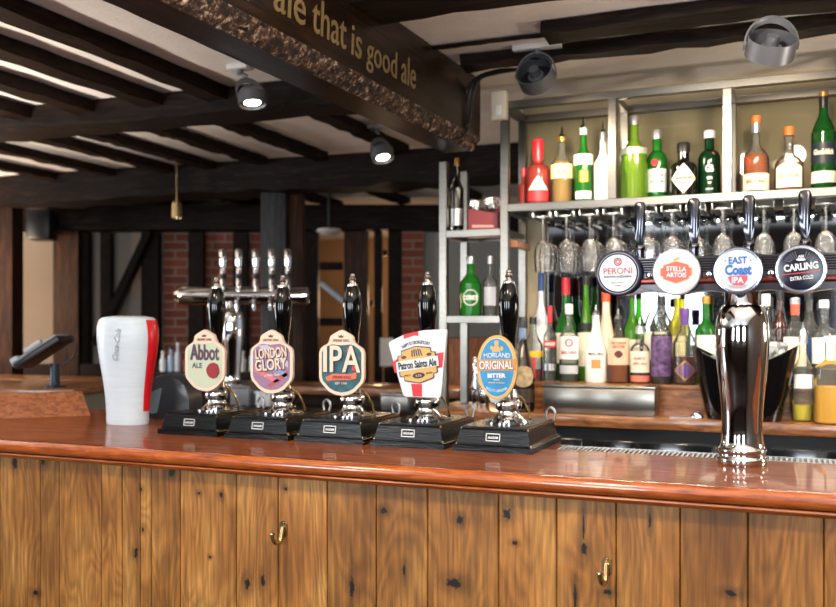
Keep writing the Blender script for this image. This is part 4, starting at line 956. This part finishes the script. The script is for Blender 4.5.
# red box of snack packets on the upper side shelf
rb = thing('snack_box', 'open dark red display box of silver snack packets on the side shelf', 'box', (at(483, 200, 4.0).x, 4.02, 1.874), R(12))
cbx = mat('dark_red_card', '7a1a22', .5)
bm = BM(); box(bm, -.07, .07, -.06, .06, 0, .004); prism(bm, [(-.07, 0), (.07, 0), (.07, .075), (-.07, .10)], -.06, -.056, 'y'); box(bm, -.07, -.066, -.06, .06, 0, .10); box(bm, .066, .07, -.06, .06, 0, .09); box(bm, -.07, .07, .056, .06, 0, .135); obj('carton', bm, cbx, rb, smooth=False)
plate('header_disc', ell(.028, .028, 24, .045, .14), .058, .003, cbx, rb); bm = BM(); tube(bm, [(.045 + a, .054, .14 + c) for a, c in ell(.021, .021, 24)], .003, 6, True); obj('ring_print', bm, white, rb); T('C', rb, white, (.045, .053, .14), w=.02, h=.022)
foil = mat('silver_foil', 'd8d5d2', .22, .9, bump=.8, bscale=50)
for k in range(9):
    bm = BM(); box(bm, -.021, .021, -.005, .005, -.018, .018, bev=.004)
    for v in bm.verts: v.co += Vector((random.uniform(-.004, .004),) * 3)
    o = obj('foil_packet', bm, foil, None, rb.location + Vector((-.034 + (k % 3) * .034, -.030 + (k // 3) * .030, .112 + random.uniform(0, .02))), (random.uniform(-.6, .6), random.uniform(-.5, .5), random.uniform(-.6, .6)))
    tag(o, 'crumpled silver snack packet in the dark red display box', 'packet', 'silver packets in the red box')
for k in range(12):
    pass
bm = BM(); q = plate('front_print', [(-.05, .012), (.05, .012), (.05, .022), (-.05, .026)], -.0602, .0006, mat('pale_red_print', 'b98a86', .5), rb); bm.free()
# PIR sensor and cables
p = at(499.5, 106, 3.875)
pir = thing('motion_sensor', 'cream motion sensor box fixed at the head of the shelving post', 'sensor', (p.x, FY - .001, p.z))
bm = BM(); box(bm, -.036, .036, -.042, 0, -.064, .064, bev=.008, seg=3); obj('housing', bm, mat('ivory_plastic', 'd8cdb8', .45), pir)
bm = BM(); box(bm, -.012, .014, -.046, -.04, -.045, .0, bev=.004); obj('lens', bm, mat('milky_lens', 'ece8de', .3), pir)
bm = BM()
for dx in (0, .014, -.012):
    pts = [at(436, 136, 3.5), at(455 + dx * 150, 140, 3.62), at(465 + dx * 200, 128, 3.68), at(468 + dx * 300, 100, 3.70), at(476 + dx * 200, 80, 3.68), at(496, 72 + dx * 100, 3.66), at(522, 69, 3.62)]
    tube(bm, spline(pts, 8), .0065, 8)
tag(obj('power_cable', bm, blackplastic), 'looped black power cables running from the lettered beam to the ceiling beam', 'cable')

# ------------------------------------------------------------------ spotlights
lampgrey = mat('lamp_grey_metal', '74767b', .38, .6); lampw = mat('lamp_plate_white', 'd9d6d2', .5); glow = mat('lamp_glow', 'fff0d0', .5, emit=14)
def spot(label, plate_c, head_c, axis, r, dep, open_back, plate_sz=(.18, .05), rz=0, stem_top=None):
    t = thing('ceiling_spotlight', label, 'spotlight', plate_c, rz, 'adjustable ceiling spotlights')
    Wm = Matrix.Translation(plate_c) @ Matrix.Rotation(rz, 4, 'Z'); inv = Wm.inverted()
    h = inv @ Vector(head_c); ax = (inv.to_3x3() @ Vector(axis)).normalized()
    bm = BM(); box(bm, -plate_sz[0] / 2, plate_sz[0] / 2, -plate_sz[1] / 2, plate_sz[1] / 2, -.022, 0, bev=.003); obj('mounting_plate', bm, lampw, t)
    Q = Matrix.Translation(h) @ ax.to_track_quat('Z', 'Y').to_matrix().to_4x4()
    side = (Q.to_3x3() @ Vector((1, 0, 0)))
    if abs(side.z) > .5: side = (Q.to_3x3() @ Vector((0, 1, 0)))
    # stem and curved yoke
    j = Vector((h.x * .6, h.y * .6, max(h.z + r * 1.25, -.05)))
    bm = BM(); tube(bm, [(0, 0, -.02), (0, 0, -.035), tuple(j)], .008, 10); lathe(bm, [(0, 0), (.014, 0), (.014, .02), (0, .02)], 16, Matrix.Translation((0, 0, -.042))); obj('stem', bm, lampgrey, t)
    up = (j - h).normalized(); bm = BM()
    pts = [h + side * (r + .008) * cos(a) + up * (r + .012) * sin(a) for a in [PI * k / 14 for k in range(15)]]
    w = Q.to_3x3() @ Vector((0, 0, 1))
    prev = None
    for p_ in pts:
        o_ = (p_ - h).normalized() * .003
        row = [bm.verts.new(p_ - w * .01 - o_), bm.verts.new(p_ + w * .01 - o_), bm.verts.new(p_ + w * .01 + o_), bm.verts.new(p_ - w * .01 + o_)]
        if prev:
            for i in range(4): bm.faces.new((prev[i], prev[(i + 1) % 4], row[(i + 1) % 4], row[i]))
        else: bm.faces.new(row)
        prev = row
    bm.faces.new(prev[::-1]); obj('yoke', bm, lampgrey, t)
    bm = BM()
    if open_back:
        lathe(bm, [(r, -dep / 2), (r, dep / 2), (r - .004, dep / 2), (r - .004, -dep / 2), (r, -dep / 2)], 40, Q)
        hd = obj('lamp_head', bm, lampgrey, t)
        bm = BM(); lathe(bm, [(0, dep * .05), (r - .005, dep * .25), (r - .005, dep * .3), (0, dep * .3)], 36, Q); obj('reflector', bm, blackplastic, hd)
        bm = BM(); lathe(bm, [(0, -dep * .62), (r * .26, -dep * .62), (r * .3, -dep * .1), (r * .42, -dep * .08), (r * .45, dep * .08), (0, dep * .1)], 24, Q); obj('lamp_cap', bm, lampgrey, hd)
    else:
        lathe(bm, [(0, -dep * .5), (r * .72, -dep * .5), (r, -dep * .2), (r, dep * .5), (r - .006, dep * .5), (r - .01, dep * .36), (0, dep * .36)], 36, Q)
        hd = obj('lamp_head', bm, lampgrey, t)
    bm = BM(); lathe(bm, [(0, dep * .37 if not open_back else dep * .32), ((r - .012) * (.8 if open_back else .75), dep * .37 if not open_back else dep * .32), (0, dep * .42)], 28, Q); obj('bulb', bm, glow, hd)
    return t
rgt = Vector((cos(YAW), sin(YAW), 0)); fwd = Vector((-sin(YAW), cos(YAW), 0)); up = Vector((0, 0, 1))
def axc(a, b_, c): return rgt * a + fwd * b_ + up * c
pc = at(537, 48, 3.47); pc.z = CEIL
hc = at(536, 76, 3.47); spot('grey ring spotlight beside the cream sensor, aimed at the shelves', pc, hc, axc(.38, .75, -.5), .073, .062, True, (.19, .05))
pc = at(773, 20, 3.10); pc.z = CEIL - .0
hc = at(771, 47, 3.10); spot('grey ring spotlight over the right-hand bottles, aimed downwards', pc, hc, axc(.03, .64, -.77), .076, .06, True, (.19, .05))
pc = onp = atd(240, 66, 3.85); pc.z = CEIL
hc = atd(252, 97, 3.85); spot('lit chrome spotlight on the plaster between the front joists', pc, hc, axc(.1, -.16, -.98), .060, .07, False, (.1, .06), 0)
pc = atd(376, 130, 5.0); pc.z = CEIL
hc = atd(382, 153, 5.0); spot('lit chrome spotlight beyond the cross beam, near the steel post', pc, hc, axc(.2, -.30, -.93), .062, .075, False, (.12, .07))
t = thing('downlight', 'small brass tube downlight glowing under the heavy cross beam', 'spotlight', atd(177, 203, 6.05))
bm = BM(); lathe(bm, [(0, 0.0), (.033, 0), (.036, -.10), (.030, -.10), (.026, -.085), (0, -.085)], 24); obj('tube', bm, brass, t)
bm = BM(); lathe(bm, [(0, -.092), (.028, -.092), (0, -.098)], 20); obj('bulb', bm, glow, t)
bm = BM(); tube(bm, [(0, 0, 0), (0, 0, CEIL - t.location.z)], .008, 8); obj('stem', bm, brass, t)

# ------------------------------------------------------------------ background on the left: island bar, far timber wall
isl = thing('island_bar', 'dark wooden counter across the room behind the hand pumps', 'counter', (-2.46, 4.70, 0), R(3))
bm = BM(); box(bm, -3.2, .72, 0, .42, CT - .05, CT, bev=.008); obj('worktop', bm, midwood, isl)
bm = BM(); box(bm, -3.15, .70, .05, .40, 0, CT - .05); obj('cabinet', bm, darkpanel, isl, smooth=False)
bm = BM(); box(bm, -3.15, .70, -.22, .05, .93, .97); obj('work_shelf', bm, darkpanel, isl, smooth=False)
bm = BM(); box(bm, -3.1, -3.05, -.22, .05, 0, .93); box(bm, .6, .65, -.22, .05, 0, .93); box(bm, -1.2, -1.15, -.22, .05, 0, .93); obj('shelf_support', bm, darkpanel, isl, smooth=False)
for (px, w, h, m_, lab) in ((247, .13, .10, greyplastic, 'light grey box on the work shelf behind the second pump'), (270, .10, .07, white, 'small white tub on the work shelf beside the grey box'), (400, .16, .08, steel_soft, 'steel tray on the work shelf behind the white badge')):
    p = atd(px, 400, 5.0); dxy = p
    Yw = 4.60 + (p.x + 2.46) * .052
    X_ = ray(px)[0] / ray(px)[1] * Yw
    o = thing('storage_tub', lab, 'tub', (X_, Yw - .02, .971))
    bm = BM(); box(bm, -w / 2, w / 2, -.06, .06, 0, h, bev=.006); obj('body', bm, m_, o)
    bm = BM(); box(bm, -w / 2 - .005, w / 2 + .005, -.065, .065, h, h + .014, bev=.004); obj('lid', bm, m_, o)
# five-way chrome tap on the island
DT = 5.42
p = atd(232, 383, DT); tp = thing('chrome_tap', 'five-handled chrome tap on the island counter behind the first two pumps', 'beer tap', (p.x, p.y, CT), YAW * .9)
s = DT / FOC
bm = BM(); lathe(bm, refine([(.075, 0), (.075, .012), (.055, .03), (.052, .08), (.060, .2), (.072, .32), (.066, .42), (.05, .46)], 4) + [(.045, .5), (0, .52)], 36); obj('column', bm, chrome, tp)
zb = EYE + (325 - 296) * s - CT
bm = BM(); M = Matrix.Translation((-52 * s, 0, zb)) @ Matrix.Rotation(R(90), 4, 'Y')
lathe(bm, [(0, -.03), (.03, -.03), (.055, 0), (.058, .10), (.055, .13), (.055, 128 * s - .15), (.056, 128 * s - .12), (.056, 128 * s), (0, 128 * s + .01)], 28, M); obj('cross_bar', bm, chrome, tp)
for k, px in enumerate((224, 240, 257, 273, 289)):
    x = (px - 232) * s
    bm = BM(); lathe(bm, [(0, zb + .02), (.018, zb + .02), (.018, zb + .10), (.013, zb + .11), (.022, zb + .20), (.024, zb + .26), (.018, zb + .275), (0, zb + .28)], 18); hd = obj('tap_handle', bm, chrome, tp, (x, -.03, 0))
    bm = BM(); lathe(bm, [(.019, zb + .10), (.021, zb + .105), (.021, zb + .125), (.016, zb + .13)], 18); obj('handle_ring', bm, blackplastic, hd)
    bm = BM(); tube(bm, spline([(0, -.03, zb), (0, -.07, zb - .02), (0, -.08, zb - .09)], 5), .011, 10); obj('spout', bm, chrome, tp, (x, 0, 0))
# side counter with the till
sd = thing('side_counter', 'wooden side counter carrying the till at the far left', 'counter', (-3.42, 3.47, 0), R(14))
bm = BM(); box(bm, -1.3, .22, -.18, .45, 1.10, 1.135, bev=.006); obj('worktop', bm, midwood, sd)
bm = BM(); box(bm, -1.3, .19, -.13, .42, 0, 1.10); obj('cabinet', bm, mat('pale_grey_cabinet', '8e8a84', .6), sd, smooth=False)
p = atd(55, 385, 4.45)
ep = thing('till_terminal', 'grey touch screen till tilted on a short black pole', 'till', (p.x, p.y, 1.135), YAW)
bm = BM(); lathe(bm, [(0, 0), (.06, 0), (.06, .01), (.027, .014), (.025, .13), (0, .13)], 24); obj('stand', bm, mat('blue_black_metal', '1c2833', .3, .5), ep)
ep.scale = (.86, .86, .9)
M = Matrix.Translation((-.05, -.02, .20)) @ Matrix.Rotation(R(-32), 4, 'Y')
bm = BM(); box(bm, -.15, .14, -.12, .12, -.022, .012, bev=.008, M=M); obj('case', bm, blackplastic, ep)
bm = BM(); box(bm, -.145, .135, -.115, .115, .012, .024, bev=.005, M=M); obj('screen', bm, mat('screen_grey', '9aa0a8', .2, coat=.4), ep)
bm = BM(); box(bm, -.17, -.12, -.08, .06, .0, .05, bev=.01, M=M); box(bm, -.06, .05, -.123, -.09, .02, .045, bev=.006, M=M); obj('card_reader', bm, mat('pale_grey_plastic', 'aeb2b8', .4), ep)
bm = BM(); tube(bm, spline([(.06, .02, .27), (.11, .02, .24), (.10, .02, .17), (.03, .02, .12)], 6), .005, 8); obj('cable', bm, blackplastic, ep)
# dark rounded machine between cup tap and first pump
X_ = ray(172)[0] / ray(172)[1] * 2.93
mc = thing('card_printer', 'dark rounded machine half hidden between cup tap and first pump', 'machine', (X_, 2.93, CT), R(18))
bm = BM(); prism(bm, rnd([(-.085, 0), (.095, 0), (.095, .10), (.06, .155), (-.02, .175), (-.085, .12)], .03), -.08, .08, 'y', .01, 2); obj('body', bm, mat('slate_plastic', '353b43', .3), mc)
bm = BM(); prism(bm, rnd([(-.06, .02), (-.03, .02), (-.01, .12), (-.06, .10)], .01), -.083, -.079, 'y', .001, 1); obj('blue_highlight', bm, mat('blue_highlight_tone', '7d92a6', .35), mc)  # blue highlight on the casing, put in as a paler patch
# far wall, square to the view
FD = 8.0
def fwall(name, px0, px1, py0, z0, d, th, m, kind=None, label=None, cat=None, z1=None, group=None, smooth=False, bev=0):
    a, c = atd(px0, py0, d), atd(px1, py0, d); mid = (a + c) / 2; w = (c - a).length
    bm = BM(); box(bm, -w / 2, w / 2, 0, th, z0, z1 if z1 is not None else a.z, bev=bev)
    o = obj(name, bm, m, None, (mid.x, mid.y, 0), (0, 0, YAW), smooth=smooth)
    if kind: o['kind'] = kind
    if label: tag(o, label, cat, group)
    return o
brickm = bpy.data.materials.new('brick'); nt, N, L, b = nodes(brickm)
tc = N.new('ShaderNodeTexCoord'); mp = N.new('ShaderNodeMapping'); mp.inputs['Rotation'].default_value = (R(90), 0, 0); L.new(tc.outputs['Object'], mp.inputs[0])
bt = N.new('ShaderNodeTexBrick'); bt.inputs['Color1'].default_value = lin('8a4630'); bt.inputs['Color2'].default_value = lin('6e3626'); bt.inputs['Mortar'].default_value = lin('8a7466')
bt.inputs['Scale'].default_value = 1; bt.inputs['Brick Width'].default_value = .22; bt.inputs['Row Height'].default_value = .075; bt.inputs['Mortar Size'].default_value = .008
L.new(mp.outputs[0], bt.inputs['Vector']); L.new(bt.outputs[0], b.inputs['Base Color']); b.inputs['Roughness'].default_value = .85
fwall('wall_plaster', -60, 300, 190, 0, FD + .1, .12, mat('grey_plaster', '9c9084', .85, vary=.05, vscale=3), 'structure', z1=CEIL).name = 'wall_timbered'  # grey plaster, one tone with slight random variation
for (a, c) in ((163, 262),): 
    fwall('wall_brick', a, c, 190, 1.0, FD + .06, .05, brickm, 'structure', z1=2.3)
G4 = 'timbers of the far wall'
fwall('wall_post', -30, 12, 200, 0, 7.0, .2, postw, label='brown timber post at the far left edge, lit orange', cat='post', z1=CEIL - .0, group=G4)
fwall('wall_post', 53, 78, 200, 0, FD - .12, .16, postw, label='broad brown timber post right of the grey plaster', cat='post', z1=2.25, group=G4)
for (a, c, l) in ((79, 88, 'thin black upright strip beside the broad brown post'), (100, 110, 'black stud crossed by the diagonal brace'), (141, 158, 'black stud left of the brick panel'), (188, 203, 'blue-black stud between the two brick panels'), (233, 247, 'black stud right of the brick panels')):  # first entry is a thin black strip next to the brown post
    fwall('wall_stud', a, c, 200, 0, FD - .04, .1, beamw, label=l, cat='post', z1=2.25, group=G4)
a, c = atd(150, 232, FD - .08), atd(96, 345, FD - .08)
bm = BM(); v = c - a; M = Matrix.Translation(a) @ v.to_track_quat('Z', 'Y').to_matrix().to_4x4(); box(bm, -.07, .07, -.03, .03, 0, v.length, M=M)
tag(obj('wall_brace', bm, beamw, smooth=False), 'dark diagonal brace across the pale plaster panel', 'brace', G4)
fwall('wall_plate_beam', -40, 530, 206, 2.255, FD - .22, .22, beamw_x, label='dark horizontal beam along the top of the far timber wall', cat='beam', z1=2.47, group=G4)
bm = BM(); p = atd(42, 225, FD - .35); box(bm, -.1, .1, -.1, .1, -.13, .13, bev=.02); tag(obj('wall_speaker', bm, blackplastic, None, p, (0, 0, YAW)), 'small dark loudspeaker on the beam above the grey plaster', 'speaker')
# grey post standing in the room
ps = thing('timber_post', 'grey and brown timber post rising in mid-room behind the pumps', 'post', atd(283, 400, 6.25) * 1, YAW); ps.location.z = 0
s = 6.25 / FOC
bm = BM(); box(bm, -20 * s, 5 * s, -.1, .1, 0, 2.34, bev=.01); obj('front_post', bm, wood('grey_post_wood', '1b191a', '2c2a2a', '423e3c', (12, 12, 1.5), .5, bump=.4), ps)
bm = BM(); box(bm, 5 * s, 20 * s, -.02, .14, 0, 2.34, bev=.008); obj('rear_post', bm, postw, ps)
# dark wainscot and rail below, ledge with bottles
fwall('wall_wainscot', -60, 300, 330, 0, FD - .10, .1, darkpanel, 'structure', z1=1.10)
led = fwall('rear_ledge', 120, 262, 330, 1.06, 6.55, .3, darkpanel, label='dark ledge carrying small bottles in front of the brick wall', cat='ledge', z1=1.10)
fwall('ledge_support', 120, 262, 330, 0, 6.62, .2, darkpanel, 'structure', z1=1.06)
cols = [('d8dde0', 'white'), ('9fb6cc', 'pale blue'), ('c9ccd0', 'silvery'), ('8a2a2a', 'dark red'), ('e8e6e0', 'white'), ('a8b4bc', 'grey'), ('dcd8cf', 'ivory'), ('b9c4cc', 'grey-blue')]
for k, px in enumerate((163, 171, 178, 186, 211, 220, 243, 252)):
    p = atd(px, 360, 6.68); bm = BM(); h = .13 + .03 * (k % 3); lathe(bm, [(0, 0), (.023, 0), (.024, h * .6), (.02, h * .7), (.011, h * .8), (.011, h), (0, h)], 16)
    o = thing('small_bottle', '%s bottle on the dark ledge, number %s from its left end' % (cols[k][1], ('one', 'two', 'three', 'four', 'five', 'six', 'seven', 'eight')[k]), 'bottle', (p.x, p.y, 1.10), 0, 'small bottles on the ledge')
    obj('glass_body', bm, mat('bottle_' + cols[k][0], cols[k][0], .3), o)
    bm = BM(); lathe(bm, [(0, h), (.012, h), (.012, h + .02), (0, h + .02)], 12); obj('cap', bm, blackcap if k % 2 else whitecap, o)
# room glimpsed beyond: posts, brick pier, grey panel
for (a, c, l) in ((300, 318, 'black post right of the grey mid-room post, in the far opening'), (344, 368, 'wide dark post in the far opening behind the pump with the teal badge'), (374, 382, 'thin dark post in the far opening'), (388, 402, 'dark post beside the brick pier')):
    fwall('opening_post', a, c, 220, 0, FD - .05, .14, postw if a == 344 else beamw, label=l, cat='post', z1=2.26, group=G4)
fwall('brick_pier', 402, 424, 232, 0, FD - .06, .2, brickm, label='narrow brick pier left of the steel shelving', cat='pier', z1=2.26)
fwall('wall_panel', 424, 530, 232, 0, FD, .1, mat('grey_green_panel', '8d8a82', .8), 'structure', z1=2.26)
bm = BM(); p0, p1 = atd(321, 283, 7.4), atd(346, 303, 7.4); tube(bm, [p0, p1], .025, 10)
fwall('newel', 344, 349, 300, 0, 7.4, .06, beamw, label='short dark newel under the pale rail end', cat='post', z1=p1.z)
tag(obj('stair_rail', bm, mat('pale_rail', 'aebac6', .3)), 'pale sloping handrail glimpsed behind the pump with the teal badge', 'rail')
o = thing('ceiling_disc_lamp', 'small round white lamp under the far beam', 'lamp', atd(329, 229, 7.2)); 
bm = BM(); lathe(bm, [(0, 0), (.09, 0), (.10, -.02), (.06, -.045), (0, -.05)], 24); obj('shade', bm, mat('white_shade', 'e8e4da', .4), o)
bm = BM(); tube(bm, [(0, 0, 0), (0, 0, CEIL - o.location.z)], .012, 8); obj('stem', bm, blackplastic, o)
for (a, c, y0_, y1_, l) in ((319.5, 342.5, 262, 270, 'short dark rail high in the far opening left of the wide post'), (319.5, 342.5, 318, 326, 'short dark rail low in the far opening left of the wide post'), (369.5, 373, 300, 306, 'small dark cross piece between the two far posts'), (383, 387, 250, 256, 'small dark cross piece beside the brick pier')):
    fwall('opening_rail', a, c, y0_, atd(a, y1_, FD).z, FD - .02, .06, beamw, label=l, cat='rail', group=G4)
o = fwall('lit_notice', 380, 393, 338, atd(386, 366, 7.6).z, 7.6, .03, mat('white_notice', 'f2efe8', .5), label='small white lit panel behind the tilted white badge', cat='notice')
fwall('notice_stand', 384, 389, 367, 0, 7.61, .03, beamw, 'structure')
fwall('far_cabinet', 440, 505, 338, 0, 6.3, .4, wood('warm_cabinet_wood', '5a3016', '84491f', 'a8652f', (12, 12, 1.5), .5), label='warm brown wooden cabinet seen through the lower side shelves', cat='cabinet')
# warm-lit furniture beyond the opening
tb = fwall('far_table', 330, 420, 345, 0.74, 8.6, .6, wood('orange_table_wood', '7a4015', 'a86020', 'c87a30', (3, 3, 3), .4), label='orange-lit table in the room beyond', cat='table', z1=.78)
fwall('table_leg', 335, 342, 345, 0, 8.7, .06, postw, 'structure', z1=.74); fwall('table_leg', 408, 414, 345, 0, 8.7, .06, postw, 'structure', z1=.74)
